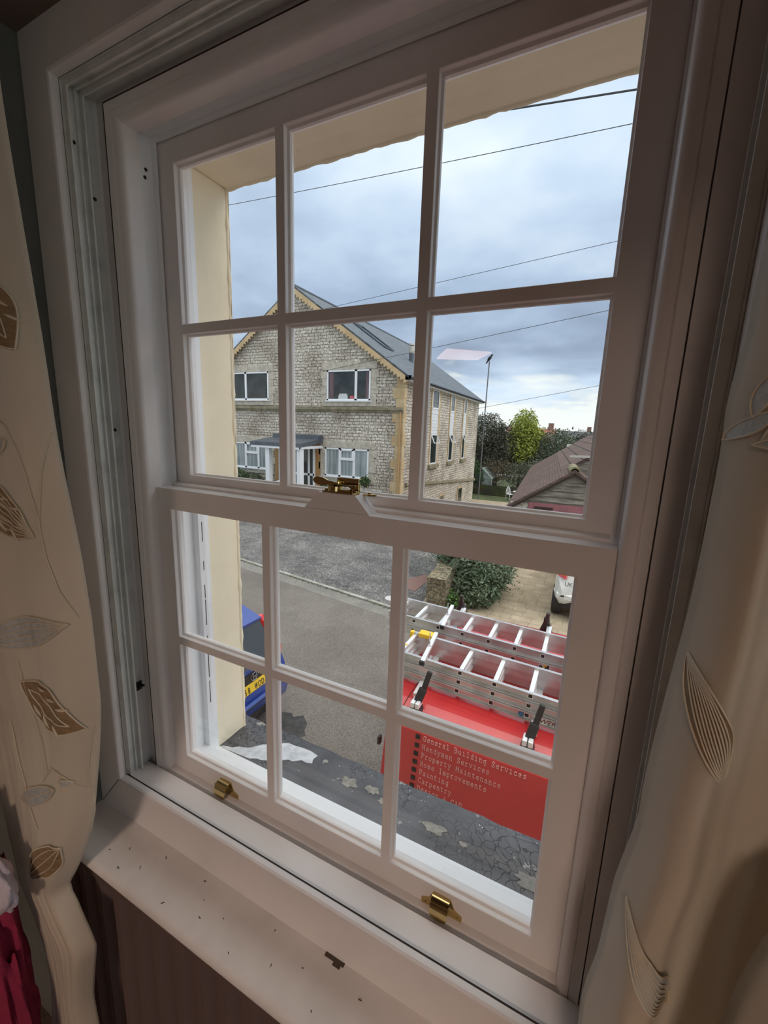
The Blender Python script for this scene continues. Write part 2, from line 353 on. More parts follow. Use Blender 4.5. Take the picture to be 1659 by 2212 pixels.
b.box((RX1+0.03, wy0, wz0), (RX1+0.08, wy1, wz0+f)); b.box((RX1+0.03, wy0, wz1-f), (RX1+0.08, wy1, wz1)); b.build('window_frame', PAINT, w2)
b = MB(); b.box((RX1+0.052, wy0+0.02, wz0+0.02), (RX1+0.056, wy1-0.02, wz1-0.02)); b.build('glass_pane', GLASS, w2)
for c in w2.children: c.matrix_parent_inverse = Matrix.Translation(w2.location).inverted()
tag(MB().box((RX0-0.1, RY0-0.1, FZ), (RX1+0.1, RY0, CZL)).build('wall_back', ROOM), kind='structure')
tag(MB().box((RX0-0.1, RY0-0.1, FZ-0.1), (RX1+0.1, -0.15, FZ)).build('floor', CARPET), kind='structure')
tag(MB().box((RX0-0.1, RY0-0.1, CZL), (RX1+0.1, -0.15, CZL+0.1)).build('ceiling', ROOM), kind='structure')
# room lining above and beside the window (darker lintel board under the ceiling)
b = MB(); b.box((-0.605, -0.15, 0.795), (0.605, -0.10, 0.80))
tag(b.build('trim_2', LINTEL), kind='structure')

# ================================================================ WINDOW
win = bpy.data.objects.new('window_1', None); COL.objects.link(win); win.location = (0, 0, -0.82); tag(win, kind='structure')
# timber surround of the secondary glazing
T = (0.519, 0.712, -0.722); O = (0.602, 0.797, -0.822)
b = MB(); b.sweep_rect([(*T, -0.084), (T[0], T[1], T[2], -0.0945), (T[0]+0.002, T[1]+0.002, T[2]-0.002, -0.0985), (T[0]+0.006, T[1]+0.006, T[2]-0.006, -0.1),
                        (*O, -0.1), (*O, -0.03), (T[0]+0.004, T[1]+0.004, T[2]-0.004, -0.03), (T[0]+0.004, T[1]+0.004, T[2]-0.004, -0.084), (*T, -0.084)])
b.build('timber_surround', PAINT, win)
# mitre joints showing as thin dark lines at the lower left and right corners
b = MB()
for s in (-1, 1): b.bar((s*0.523, -0.1003, -0.726), (s*0.601, -0.1003, -0.821), 0.0012, 0.0008, upv=(0, 1, 0))
b.build('mitre_joint', GAP, win)
# aluminium tracks: two lips either side of shallow channels
def trk(x, t, bt): return (x, t, bt)
base = (0.5165, 0.7095, -0.7385); tip = (0.505, 0.700, -0.730); mid = (0.511, 0.705, -0.735)
b = MB(); b.sweep_rect([(*base, -0.0285), (*base, -0.050), (*tip, -0.050), (*tip, -0.0535), (*base, -0.0535), (*base, -0.060), (*mid, -0.0605), (*mid, -0.063), (*base, -0.0635),
                        (*base, -0.0775), (*tip, -0.0775), (*tip, -0.081), (*base, -0.081), (*base, -0.0838), (0.5225, 0.7155, -0.7445, -0.0838), (0.5225, 0.7155, -0.7445, -0.0285)])
b.build('track_frame', TRACK, win)
b = MB(); b.sweep_rect([(0.5188, 0.7118, -0.7218, -0.0845), (0.5188, 0.7118, -0.7218, -0.0815), (0.524, 0.717, -0.746, -0.0815)])
b.build('dark_joint', GAP, win)
# staff bead
R0 = (0.4515, 0.6655, -0.7330)
def off(R, o): return (R[0]+o, R[1]+o, R[2]-o)
b = MB(); b.sweep_rect([(*R0, 0.014), (*R0, -0.012), (*off(R0, 0.0008), -0.016), (*off(R0, 0.003), -0.0195), (*off(R0, 0.0065), -0.0222), (*off(R0, 0.010), -0.0238), (*off(R0, 0.0165), -0.0260), (*off(R0, 0.0175), -0.0246), (*off(R0, 0.019), -0.0266), (*off(R0, 0.0315), -0.030),
                        (*off(R0, 0.0315), -0.018), (0.5225, 0.7155, -0.7445, -0.018), (0.5225, 0.7155, -0.7445, -0.0285), (0.524, 0.717, -0.746, -0.0285)])
b.build('staff_bead', PAINT, win, smooth=True, autos=28)
b = MB(); b.box((-0.4848, -0.0304, -0.737), (-0.4826, -0.0285, 0.697)); b.box((-0.4848, -0.0304, 0.6965), (0.4826, -0.0285, 0.6985)); b.build('bead_joint', GAP, win)
b = MB(); b.box((0.4848, -0.0312, -0.737), (0.5165, -0.0286, 0.705)); b.build('cover_strip', PAINT, win)
# box lining (pulley stiles, head, sill), parting bead, outer lining
b = MB()
S = (0.462, 0.678, -0.748)
b.sweep_rect([(*R0, 0.014), (S[0], S[1], S[2], 0.014), (S[0], S[1], S[2], 0.0475), (S[0]-0.012, S[1]-0.010, S[2], 0.0475), (S[0]-0.012, S[1]-0.010, S[2], 0.0515), (S[0], S[1], S[2], 0.0515),
              (S[0], S[1], S[2], 0.099), (0.444, 0.663, -0.768, 0.099), (0.444, 0.663, -0.772, 0.118), (0.450, 0.668, -0.778, 0.125), (0.453, 0.670, -0.786, 0.137), (0.53, 0.74, -0.9, 0.137)], 0)
b.build('box_lining', [PAINTX], win)
# grooved line along the outer lining
b = MB()
for i in range(16):
    z = -0.62+i*0.075
    if z > 0.5: break
    b.box((-0.4442, 0.108, z), (-0.4432, 0.1095, z+0.02+0.05*random.random()))
b.build('cracked_joint', GAP, win)
# white timber sill outside
b = MB(); b.prism([(0.05, -0.752), (0.095, -0.760), (0.146, -0.792), (0.150, -0.797), (0.150, -0.806), (0.05, -0.812)], 'x', -0.470, 0.470)
b.build('outer_sill', PAINTX, win)
# window board with rounded nosing
b = MB(); nose = [(-0.03, -0.822), (-0.195, -0.822)] + [(-0.195-0.0125*math.sin(a), -0.8345+0.0125*math.cos(a)) for a in [PI*k/8 for k in range(1, 8)]] + [(-0.195, -0.847), (-0.03, -0.847)]
b.prism(nose, 'x', -0.70, 0.70); b.build('window_board', BOARD, win, smooth=True)
b = MB(); random.seed(11)
b.box((0.075, -0.1065, -0.8225), (0.115, -0.099, -0.8205)); b.box((0.095, -0.112, -0.8222), (0.110, -0.104, -0.8210))
CHIP = mat('bare_plaster_chip', (0.10, 0.075, 0.055), 0.9); b.build('chipped_patch', CHIP, win)

def sash(name, zt, zm, zb, y, top_out, bot_out, xo, label_bits):
    cells_x = [(-0.4083, -0.149), (-0.131, 0.131), (0.149, 0.4083)]; cells_z = [(zb, zm-0.009), (zm+0.009, zt)]
    xs = [-xo, -0.4083, -0.149, -0.131, 0.131, 0.149, 0.4083, xo]; zs = [bot_out, zb, zm-0.009, zm+0.009, zt, top_out]
    D = 0.034; b = MB()
    holes = {(1, 1), (3, 1), (5, 1), (1, 3), (3, 3), (5, 3)}
    for i in range(7):
        for k in range(5):
            if (i, k) in holes: continue
            x0, x1, z0, z1 = xs[i], xs[i+1], zs[k], zs[k+1]
            b.add([(x0, y, z0), (x1, y, z0), (x1, y, z1), (x0, y, z1)], [(0, 1, 2, 3)])
    for i, k in holes:
        x0, x1, z0, z1 = xs[i], xs[i+1], zs[k], zs[k+1]
        prof = [(0, 0), (0.0007, 0.0012), (0.001, 0.0085), (0.0028, 0.0105), (0.0042, 0.0120), (0.0045, 0.0180), (-0.005, D)]
        rings = [[(x0+p, y+d, z0+p), (x1-p, y+d, z0+p), (x1-p, y+d, z1-p), (x0+p, y+d, z1-p)] for p, d in prof]
        b.add([p for r in rings for p in r], [(a*4+q, a*4+(q+1) % 4, (a+1)*4+(q+1) % 4, (a+1)*4+q) for a in range(len(prof)-1) for q in range(4)])
    # back face
    p = -0.005
    xb = [-xo, -0.4083+p, -0.149-p, -0.131+p, 0.131-p, 0.149+p, 0.4083-p, xo]; zbk = [bot_out, zb+p, zm-0.009-p, zm+0.009+p, zt-p, top_out]
    for i in range(7):
        for k in range(5):
            if (i, k) in holes: continue
            b.add([(xb[i], y+D, zbk[k]), (xb[i], y+D, zbk[k+1]), (xb[i+1], y+D, zbk[k+1]), (xb[i+1], y+D, zbk[k])], [(0, 1, 2, 3)])
    r0 = [(-xo, y, bot_out), (xo, y, bot_out), (xo, y, top_out), (-xo, y, top_out)]; r1 = [(a, y+D, c) for a, _, c in r0]
    b.add(r0+r1, [(q, (q+1) % 4, (q+1) % 4+4, q+4) for q in range(4)])
    s = b.build(name, PAINT, win, smooth=True, autos=25)
    # dirty putty line left in the rebates
    for (x0, x1) in cells_x:
        for (z0, z1) in cells_z:
            g = MB(); q = 0.0035
            g.box((x0+q, y+0.0145, z0+q), (x1-q, y+0.0175, z1-q)); o = g.build('glass_pane', GLASS, s)
    return s
lower = sash('lower_sash', -0.0665, -0.3785, -0.6883, 0.0, -0.0215, -0.741, 0.4555, None)
upper = sash('upper_sash', 0.6264, 0.3152, 0.0033, 0.0545, 0.672, -0.0270, 0.456, None)
lower['label'] = 'inner lower sash with six panes and brass lifts'; upper['label'] = 'outer upper sash with six panes'
# bevelled meeting rail strip of the upper sash behind the lower one
b = MB(); b.prism([(0.0355, -0.0235), (0.0355, -0.0165), (0.049, -0.0135), (0.0545, -0.0135), (0.0545, -0.0235)], 'x', -0.448, 0.442)
b.build('meeting_rail_strip', PAINT, upper)
# sash lock: tapered timber block with brass fitch catch
b = MB()
bot = [(-0.050, 0.004), (0.083, 0.004), (0.083, 0.040), (-0.050, 0.040)]; topq = [(-0.022, 0.006), (0.054, 0.006), (0.054, 0.034), (-0.022, 0.034)]
b.add([(x, y, -0.0215) for x, y in bot] + [(x, y, 0.0085) for x, y in topq], [(3,2,1,0), (4,5,6,7), (0,1,5,4), (1,2,6,5), (2,3,7,6), (3,0,4,7)])
blk = b.build('lock_block', PAINT, lower)
b = MB()
b.prism([(-0.016, 0.010), (0.046, 0.010), (0.052, 0.016), (0.052, 0.026), (0.046, 0.031), (-0.016, 0.031)], 'z', 0.0086, 0.0115)
b.lathe([(0.0001, 0.0115), (0.013, 0.0115), (0.013, 0.020), (0.010, 0.0215), (0.0001, 0.0215)], (0.004, 0.020, 0), 20)
b.lathe([(0.0001, 0.0115), (0.0055, 0.0115), (0.0045, 0.0145), (0.0001, 0.015)], (-0.012, 0.020, 0), 12)
b.lathe([(0.0001, 0.0115), (0.0055, 0.0115), (0.0045, 0.0145), (0.0001, 0.015)], (0.044, 0.020, 0), 12)
b.box((0.014, 0.012, 0.0115), (0.034, 0.030, 0.0155))
# curved locking arm plus spoon shaped lever
arm = [(-0.014, 0.022), (0.018, 0.010), (0.040, 0.012), (0.046, 0.020), (0.046, 0.036), (0.010, 0.034)]
b.prism(arm, 'z', 0.0215, 0.0245)
b.box((0.036, 0.033, 0.010), (0.047, 0.0365, 0.0245))
b.lathe([(0.0001, 0.0245), (0.0048, 0.0245), (0.004, 0.0285), (0.0001, 0.029)], (0.012, 0.021, 0), 14)
pad = [(0.012, 0.0245), (0.006, 0.0225), (-0.006, 0.0215), (-0.016, 0.0195), (-0.026, 0.0205), (-0.034, 0.0235), (-0.0375, 0.0280), (-0.0345, 0.0330), (-0.026, 0.0355), (-0.016, 0.0340), (-0.006, 0.0300), (0.006, 0.0285), (0.012, 0.0275)]
b.prism(pad, 'y', 0.0115, 0.0150)
b.prism([(0.004, 0.0245), (0.026, 0.0205), (0.046, 0.0095), (0.0485, 0.0095), (0.0485, 0.0335), (0.006, 0.0345)], 'y', 0.0255, 0.0280)
b.prism([(0.006, 0.0255), (0.0485, 0.0255), (0.0485, 0.036), (0.008, 0.036)], 'z', 0.0325, 0.0345)
lk = b.build('sash_lock', BRASS, upper, bevel=0.0006); lk['label'] = 'polished brass lock on the meeting rail'
b = MB(); kp = []
for k in range(9): a_ = PI*k/8; kp.append((0.066+0.013*math.cos(a_)*-1, 0.038-0.010*math.sin(a_)))
b.prism(kp, 'z', 0.006, 0.0095); b.lathe([(0.0001, 0.0095), (0.004, 0.0095), (0.0032, 0.0125), (0.0001, 0.013)], (0.066, 0.034, 0), 12); kp = b.build('lock_keeper', BRASS, upper, bevel=0.0005)
def lift(xc, lab):
    b = MB(); zt, zl = -0.6985, -0.7350
    # ogee shaped back plate
    b.prism([(xc-0.038, zl), (xc+0.038, zl), (xc+0.038, zl+0.012), (xc+0.024, zl+0.019), (xc+0.016, zt), (xc-0.016, zt), (xc-0.024, zl+0.019), (xc-0.038, zl+0.012)], 'y', -0.0022, 0.0)
    prof = [(0, zt-0.002), (-0.004, zt+0.0015), (-0.010, zt+0.002), (-0.016, zt-0.001), (-0.021, zt-0.010), (-0.0235, zt-0.020), (-0.023, zt-0.029), (-0.020, zt-0.034)]
    w = [0.016, 0.016, 0.016, 0.016, 0.0162, 0.016, 0.0125, 0.006]
    vs = []; fs = []
    for (y, z), ww in zip(prof, w): vs += [(xc-ww, y, z), (xc+ww, y, z), (xc+ww, y+0.0016, z-0.0018), (xc-ww, y+0.0016, z-0.0018)]
    n = len(prof)
    for i in range(n-1):
        for q in range(4): fs.append((i*4+q, i*4+(q+1) % 4, (i+1)*4+(q+1) % 4, (i+1)*4+q))
    fs += [(3, 2, 1, 0), (n*4-4, n*4-3, n*4-2, n*4-1)]
    b.add(vs, fs)
    for sx_ in (-0.030, 0.030): b.lathe([(0.0001, -0.0032), (0.002, -0.003), (0.0024, -0.0022)], (xc+sx_, 0, zl+0.006), 10, 'y')
    o = b.build('sash_lift', BRASS, lower, smooth=True, autos=40); o['label'] = lab
lift(-0.275, 'left brass hook lift on bottom rail'); lift(0.256, 'right brass hook lift on bottom rail')
# small dark stop in the left track and screw heads
b = MB(); b.box((-0.5155, -0.046, -0.508), (-0.500, -0.032, -0.505)); b.box((-0.5155, -0.047, -0.520), (-0.513, -0.031, -0.498)); b.build('track_stop', GAP, win)
b = MB()
for (x, y, z) in [(-0.5150, -0.070, 0.62), (-0.5160, -0.040, 0.54), (-0.4615, 0.033, 0.615), (-0.5160, -0.040, 0.10), (-0.4615, 0.030, 0.60)]:
    b.lathe([(0.0001, 0), (0.0035, 0), (0.003, 0.0012), (0.0001, 0.0015)], (x, y, z), 10, 'x')
b.build('screw_head', GAP, win)
attach(win)
for p_ in (lower, upper):
    pass

# little dark flies and grit on the board and in the track
random.seed(5); b = MB()
for (x, y) in [(-0.42, -0.15), (-0.33, -0.125), (-0.36, -0.165), (-0.22, -0.118), (-0.17, -0.17), (-0.13, -0.15), (-0.03, -0.12), (0.0, -0.165), (0.05, -0.14), (-0.26, -0.188), (-0.19, -0.145), (0.10, -0.18), (-0.08, -0.186), (0.16, -0.13), (-0.46, -0.17), (-0.40, -0.185)]:
    a = random.random()*PI; l = 0.0012+0.002*random.random()
    b.bar((x, y, -0.8213), (x+l*2*math.cos(a), y+l*2*math.sin(a), -0.8208), 0.0010, 0.0010)
for i in range(22):
    x = -0.50+random.random()*0.9 if i > 10 else -0.50+random.random()*0.09; y = -0.030-0.018*random.random()
    b.bar((x, y, -0.7380), (x+0.0015, y+0.001, -0.7375), 0.001, 0.001)
tag(b.build('sill_grit', SPECK), 'scatter of tiny dark specks on the window board and track', 'debris', kind='stuff')

# outer stone sill, painted dark grey and flaking
def sill_mat():
    m = bpy.data.materials.new('flaking_grey_sill_paint'); m.use_nodes = True; t = m.node_tree; b = t.nodes['Principled BSDF']; b.inputs['Roughness'].default_value = 0.5
    tcn = N(t, 'ShaderNodeTexCoord')
    n = sv(N(t, 'ShaderNodeTexNoise'), Scale=9.0, Detail=6.0); t.links.new(tcn.outputs['Object'], n.inputs['Vector'])
    base = ramp(t, [(0.35, (0.055, 0.056, 0.06)), (0.65, (0.105, 0.108, 0.118))]); t.links.new(n.outputs[0], base.inputs[0])
    dv = N(t, 'ShaderNodeVectorMath', operation='MULTIPLY_ADD'); t.links.new(n.outputs['Color'], dv.inputs[0]); dv.inputs[1].default_value = (0.10, 0.10, 0.10); t.links.new(tcn.outputs['Object'], dv.inputs[2])
    v = N(t, 'ShaderNodeTexVoronoi', feature='DISTANCE_TO_EDGE'); sv(v, Scale=46.0); t.links.new(dv.outputs[0], v.inputs['Vector'])
    n3 = sv(N(t, 'ShaderNodeTexNoise'), Scale=3.5, Detail=2.0); t.links.new(tcn.outputs['Object'], n3.inputs['Vector'])
    cr_ = ramp(t, [(0.0, (1, 1, 1)), (0.035, (0, 0, 0))]); t.links.new(v.outputs['Distance'], cr_.inputs[0])
    msk = ramp(t, [(0.46, (0, 0, 0)), (0.56, (1, 1, 1))]); t.links.new(n3.outputs[0], msk.inputs[0])
    crack = mathn(t, 'MULTIPLY', cr_.outputs[0], msk.outputs[0])
    c = mixc(t, crack, base.outputs[0], (0.02, 0.02, 0.022))
    n4 = sv(N(t, 'ShaderNodeTexNoise'), Scale=15.0, Detail=6.0, Roughness=0.6); t.links.new(tcn.outputs['Object'], n4.inputs['Vector'])
    fl = ramp(t, [(0.655, (0, 0, 0)), (0.665, (1, 1, 1))]); t.links.new(n4.outputs[0], fl.inputs[0])
    c = mixc(t, fl.outputs[0], c, (0.30, 0.29, 0.26))
    n5 = sv(N(t, 'ShaderNodeTexNoise'), Scale=130.0, Detail=1.0); t.links.new(tcn.outputs['Object'], n5.inputs['Vector'])
    sp = ramp(t, [(0.76, (0, 0, 0)), (0.78, (1, 1, 1))]); t.links.new(n5.outputs[0], sp.inputs[0])
    c = mixc(t, sp.outputs[0], c, (0.65, 0.66, 0.66)); t.links.new(c, b.inputs['Base Color'])
    bp = sv(N(t, 'ShaderNodeBump'), Strength=0.6, Distance=0.004); t.links.new(mathn(t, 'SUBTRACT', n.outputs[0], crack), bp.inputs['Height']); t.links.new(bp.outputs[0], b.inputs['Normal'])
    return m
SILLM = sill_mat()
b = MB(); random.seed(21)
nx, ny = 60, 14
def sillz(x, y): return -0.800 - 0.035*max(0, y-0.22) - 0.006*max(0, (y-0.27)/0.03) + 0.0018*noise.noise(Vector((x*14, y*14, 0)))
vs = []; fs = []
for i in range(nx+1):
    for k in range(ny+1):
        x = -0.62 + 1.24*i/nx; y = 0.10 + 0.20*k/ny + (0.006*noise.noise(Vector((x*18, 3, 0))) if k == ny else 0); vs.append((x, y, sillz(x, y)))
for i in range(nx):
    for k in range(ny): a = i*(ny+1)+k; fs.append((a, a+ny+1, a+ny+2, a+1))
b.add(vs, fs)
ed = [(-0.62+1.24*i/nx) for i in range(nx+1)]
vs = []; fs = []
for i, x in enumerate(ed):
    p = (i*(ny+1)+ny); q = b.v[p]; vs += [q, (x, 0.30, q[2]-0.10)]
for i in range(nx): fs.append((2*i, 2*i+1, 2*i+3, 2*i+2))
b.add(vs, fs)
b.box((-0.62, 0.10, -0.95), (0.62, 0.295, -0.83))
tag(b.build('trim_3', SILLM), kind='structure')
# white paint spill on the left of the stone sill
def blob(name, pts, z, m, h=0.0012):
    b = MB(); n = len(pts); b.add([(x, y, sillz(x, y)+h) for x, y in pts] + [(x, y, sillz(x, y)-0.001) for x, y in pts], [tuple(range(n))] + [(i, (i+1) % n, (i+1) % n+n, i+n) for i in range(n)])
    return b.build(name, m)
random.seed(9)
def jag(a, c, n, amp):
    return [(a[0]+(c[0]-a[0])*i/n+amp*(random.random()-0.5), a[1]+(c[1]-a[1])*i/n+amp*(random.random()-0.5)) for i in range(n)]
SPILL = mat('spilt_white_paint', (0.62, 0.64, 0.67), 0.5, col2=(0.45, 0.47, 0.50), nscale=40, bump=0.4, bscale=80)
pts = jag((-0.47, 0.151), (-0.40, 0.185), 6, .006)+jag((-0.40, 0.185), (-0.30, 0.262), 8, .010)+jag((-0.30, 0.262), (-0.20, 0.262), 4, .006)+jag((-0.20, 0.262), (-0.20, 0.232), 3, .004)+jag((-0.20, 0.232), (-0.30, 0.186), 7, .010)+jag((-0.30, 0.186), (-0.37, 0.151), 5, .008)
tag(blob('paint_spill', pts, 0, SPILL), 'white paint spilt on the left end of the dark stone sill', 'paint')
FLAKE = mat('bare_stone_under_flake', (0.30, 0.285, 0.25), 0.8, col2=(0.20, 0.19, 0.17), nscale=60)
for (cx_, cy_, r_, lab) in [(-0.072, 0.222, 0.022, 'pale bare patch on the dark stone sill behind the middle pane, leftmost'), (-0.008, 0.230, 0.019, 'pale bare patch on the dark sill left of the right hand glazing bar'),
                            (0.040, 0.212, 0.016, 'small pale bare patch on the sill beside the right hand glazing bar'), (0.172, 0.205, 0.024, 'long pale flaked patch on the dark sill in the lower right pane'), (0.245, 0.198, 0.009, 'smallest pale flaked patch on the sill, towards the right lift'),
                            (0.395, 0.185, 0.026, 'whitish bare patch at the right end of the dark sill')]:
    pts = []
    for k in range(18):
        a = 2*PI*k/18; rr = r_*(0.6+0.5*random.random()); pts.append((cx_+rr*1.3*math.cos(a), cy_+rr*0.75*math.sin(a)))
    tag(blob('paint_flake', pts, 0, FLAKE), lab, 'flaked patch')
# radiator under the board
rad = thing('radiator', 'dark ribbed radiator below the window board, between the curtains', 'radiator', (0, -0.17, -1.6))
b = MB(); RADM = mat('brown_radiator_enamel', (0.13, 0.09, 0.08), 0.5)
pr = []
for i in range(20):
    x = -0.64+i*0.065; pr += [(x, -0.170), (x+0.016, -0.188), (x+0.034, -0.188), (x+0.050, -0.170)]
vs = []; fs = []
for x, y in pr: vs += [(x, y, -1.55), (x, y, -0.90)]
for i in range(len(pr)-1): fs.append((2*i, 2*i+2, 2*i+3, 2*i+1))
b.add(vs, fs); b.box((-0.64, -0.169, -1.55), (0.646, -0.152, -0.90)); b.build('panel', RADM, rad)
b = MB(); b.box((-0.65, -0.188, -0.90), (0.655, -0.152, -0.885)); b.build('top_grille', RADM, rad)
b = MB(); b.tube([(-0.62, -0.168, -1.55), (-0.62, -0.168, -1.75)], 0.008); b.build('pipe', RADM, rad); attach(rad)

# ================================================================ CURTAINS
FAB = mat('cream_satin_curtain', (0.82, 0.75, 0.63), 0.45, col2=(0.74, 0.67, 0.55), nscale=3, sheen=0.4, bump=0.25, bscale=180, bdist=0.0008)
def translucent(m, col, f):
    t = m.node_tree; b_ = t.nodes['Principled BSDF']; o_ = t.nodes['Material Output']
    tl = N(t, 'ShaderNodeBsdfTranslucent'); tl.inputs[0].default_value = (*col, 1); mx = N(t, 'ShaderNodeMixShader'); mx.inputs[0].default_value = f
    t.links.new(b_.outputs[0], mx.inputs[1]); t.links.new(tl.outputs[0], mx.inputs[2]); t.links.new(mx.outputs[0], o_.inputs[0])
translucent(FAB, (0.86, 0.79, 0.68), 0.46)
EMB = mat('tan_embroidery', (0.34, 0.235, 0.13), 0.6, col2=(0.25, 0.17, 0.09), nscale=60, stretch=(1, 1, 3), bump=0.8, bscale=250, bdist=0.001)
EMBL = mat('cream_cord', (0.68, 0.60, 0.46), 0.5)
EMBB = mat('pale_blue_embroidery', (0.42, 0.46, 0.46), 0.5, col2=(0.55, 0.56, 0.53), nscale=90, bump=0.8, bscale=250, bdist=0.001)
def lerp_tab(tab, z):
    if z >= tab[0][0]: return tab[0][1]
    for (z0, a), (z1, c) in zip(tab, tab[1:]):
        if z >= z1:
            t = (z0-z)/(z0-z1); t = t*t*(3-2*t) if False else t; return a+(c-a)*t
    return tab[-1][1]
def smooth_tab(tab, z, h=0.012): return (lerp_tab(tab, z-h)+lerp_tab(tab, z)*2+lerp_tab(tab, z+h))/4
def make_curtain(name, label, XA, XB, yfun, z0, z1, nz, nu, side):
    """side=+1: leading edge is XB (left curtain); -1: leading edge is XA"""
    root = thing(name, label, 'curtain', (0.5*(XA[-1][1]+XB[-1][1]), -0.27, z1))
    b = MB(); vs = []
    for i in range(nz+1):
        z = z0+(z1-z0)*i/nz; a, c = smooth_tab(XA, z), smooth_tab(XB, z)
        for k in range(nu+1):
            u = k/nu; x = a+(c-a)*u; vs.append((x, yfun(x, z, u), z))
    fs = [(i*(nu+1)+k, i*(nu+1)+k+1, (i+1)*(nu+1)+k+1, (i+1)*(nu+1)+k) for i in range(nz) for k in range(nu)]
    b.add(vs, fs); o = b.build('fabric', FAB, root, smooth=True, autos=80)
    md = o.modifiers.new('thickness', 'SOLIDIFY'); md.thickness = 0.0018; md.offset = 1
    return root
LB = [(0.93, -0.42), (0.6, -0.37), (0.403, -0.349), (0.249, -0.328), (0.089, -0.316), (-0.048, -0.298), (-0.195, -0.287), (-0.344, -0.296), (-0.431, -0.315), (-0.605, -0.361), (-0.697, -0.397), (-0.80, -0.455), (-0.852, -0.490), (-0.872, -0.468), (-0.918, -0.439), (-0.956, -0.405), (-1.02, -0.42), (-1.12, -0.44), (-1.6, -0.40)]
LA = [(0.93, -0.80), (-0.3, -0.72), (-0.557, -0.640), (-0.764, -0.632), (-0.882, -0.612), (-0.936, -0.577), (-1.02, -0.545), (-1.12, -0.54), (-1.6, -0.62)]
def yl(x, z, u):
    # broad folds that gather towards the tie, plus finer creases
    k = 3.0 + 0.8*z
    a = 0.0035 + 0.0030*min(1, max(0, (z+0.9)/0.8))
    e = -0.276 + a*math.sin(u*PI*k+0.9+0.6*z) + 0.0016*math.sin(u*23+z*5) + 0.0005*math.sin(u*75+z*9) + 0.0006*noise.noise(Vector((x*45, z*9, 3)))*2 + 0.0010*noise.noise(Vector((x*14, z*5, 1)))*2
    e += 0.035*max(0, u-0.86)/0.14*((u-0.86)/0.14 if u > 0.86 else 0)
    if abs(z+0.455) < 0.05: e += 0.006*math.cos((z+0.455)/0.05*PI/2)*max(0, 1-u)
    if z < -0.86: e += 0.0
    return e
cl_ = make_curtain('curtain', 'left cream satin curtain with embroidered tan leaves, gathered at the sill', LA, LB, yl, 0.93, -1.55, 130, 90, 1)
RA = [(0.93, 0.515), (0.30, 0.503), (0.24, 0.497), (0.200, 0.499), (0.154, 0.494), (0.106, 0.497), (0.036, 0.496), (-0.021, 0.495), (-0.075, 0.492), (-0.150, 0.488), (-0.20, 0.486), (-0.232, 0.487), (-0.265, 0.482), (-0.311, 0.476), (-0.410, 0.473), (-0.467, 0.465), (-0.8, 0.47), (-1.55, 0.47)]
RB = [(0.93, 0.80), (-1.55, 0.80)]
def yr(x, z, u):
    e = -0.222 - 0.022*math.sin(u*PI*6.2) - 0.005*math.sin(u*37+z*4) - 0.0022*math.sin(u*90+z*7) + 0.003*noise.noise(Vector((x*20, z*4, 5)))*2
    e += 0.028*(max(0, 0.07-u)/0.07)**2
    return e
cr_ = make_curtain('curtain', 'right cream satin curtain with rope-like embroidered leaf, close to the camera', RA, RB, yr, 0.93, -1.55, 120, 90, -1)
def surf(XA, XB, yf):
    def f(x, z, d=0.0022):
        a, c = smooth_tab(XA, z), smooth_tab(XB, z); u = min(1, max(0, (x-a)/(c-a))); return (x, yf(x, z, u)-d, z)
    return f
SL = surf(LA, LB, yl); SR = surf(RA, RB, yr)
def leaf(b, S, c, l, w, ang, fill=1, edge=2, seeds=True, rot_n=40, cords=0, r=0.0011):
    ca, sa = math.cos(ang), math.sin(ang)
    def P(s, t, d=0.003): x = c[0]+(s*l*ca-t*w*sa); z = c[1]+(s*l*sa+t*w*ca); return S(x, z, d)
    n = rot_n; prof = [(-0.5+i/n) for i in range(n+1)]
    hw = [0.5*abs(math.sin(PI*i/n))**0.95 for i in range(n+1)]
    vs = []; fs = []; mrow = 6
    for s, h in zip(prof, hw):
        for j in range(mrow+1): vs.append(P(s, -h+2*h*j/mrow, 0.0052))
    for i in range(n):
        for j in range(mrow): a = i*(mrow+1)+j; fs.append((a, a+1, a+mrow+2, a+mrow+1))
    if fill is not None: b.add(vs, fs, fill)
    for sgn in (-1, 1): b.tube([P(s, sgn*h, 0.0058) for s, h in zip(prof, hw)], r*1.3, 6, edge)
    for q in range(cords):
        t = -0.8+1.6*(q+0.5)/cords; b.tube([P(s, t*h, 0.0060) for s, h in zip(prof, hw)], r, 6, edge)
    if seeds:
        for sgn in (-1, 1): b.tube([P(s*0.72, sgn*h*0.32, 0.0062) for s, h in zip(prof, hw)], r*1.1, 6, edge)
        for sgn in (-1, 1):
            for q in range(3):
                s0 = -0.22+q*0.19; pts = [P(s0+0.05*k, sgn*(0.24+0.045*k), 0.0064) for k in range(4)]
                b.tube(pts, [0.0006, r*2.2, r*2.2, 0.0006], 6, edge)
def cords(b, S, pts, r=0.0010, mi=2, d=0.0045):
    out = []
    for (a, c) in zip(pts, pts[1:]):
        for i in range(8): t = i/8; out.append(S(a[0]+(c[0]-a[0])*t, a[1]+(c[1]-a[1])*t, d))
    out.append(S(pts[-1][0], pts[-1][1], d)); b.tube(out, r, 6, mi)
EMATS = [FAB, EMB, EMBL, EMBB]
def emb_leaf(S, *a, **k): b = MB(); leaf(b, S, *a, **k); b.build('embroidered_leaf', EMATS, cl_ if S is SL else cr_, smooth=True)
def emb_stem(S, *a, **k): b = MB(); cords(b, S, *a, **k); b.build('embroidered_stem', EMATS, cl_ if S is SL else cr_, smooth=True)
emb_leaf(SL, (-0.385, 0.268), 0.130, 0.080, -0.95)
emb_leaf(SL, (-0.455, -0.030), 0.200, 0.078, -0.33, cords=7)
emb_leaf(SL, (-0.388, -0.372), 0.150, 0.086, -0.42)
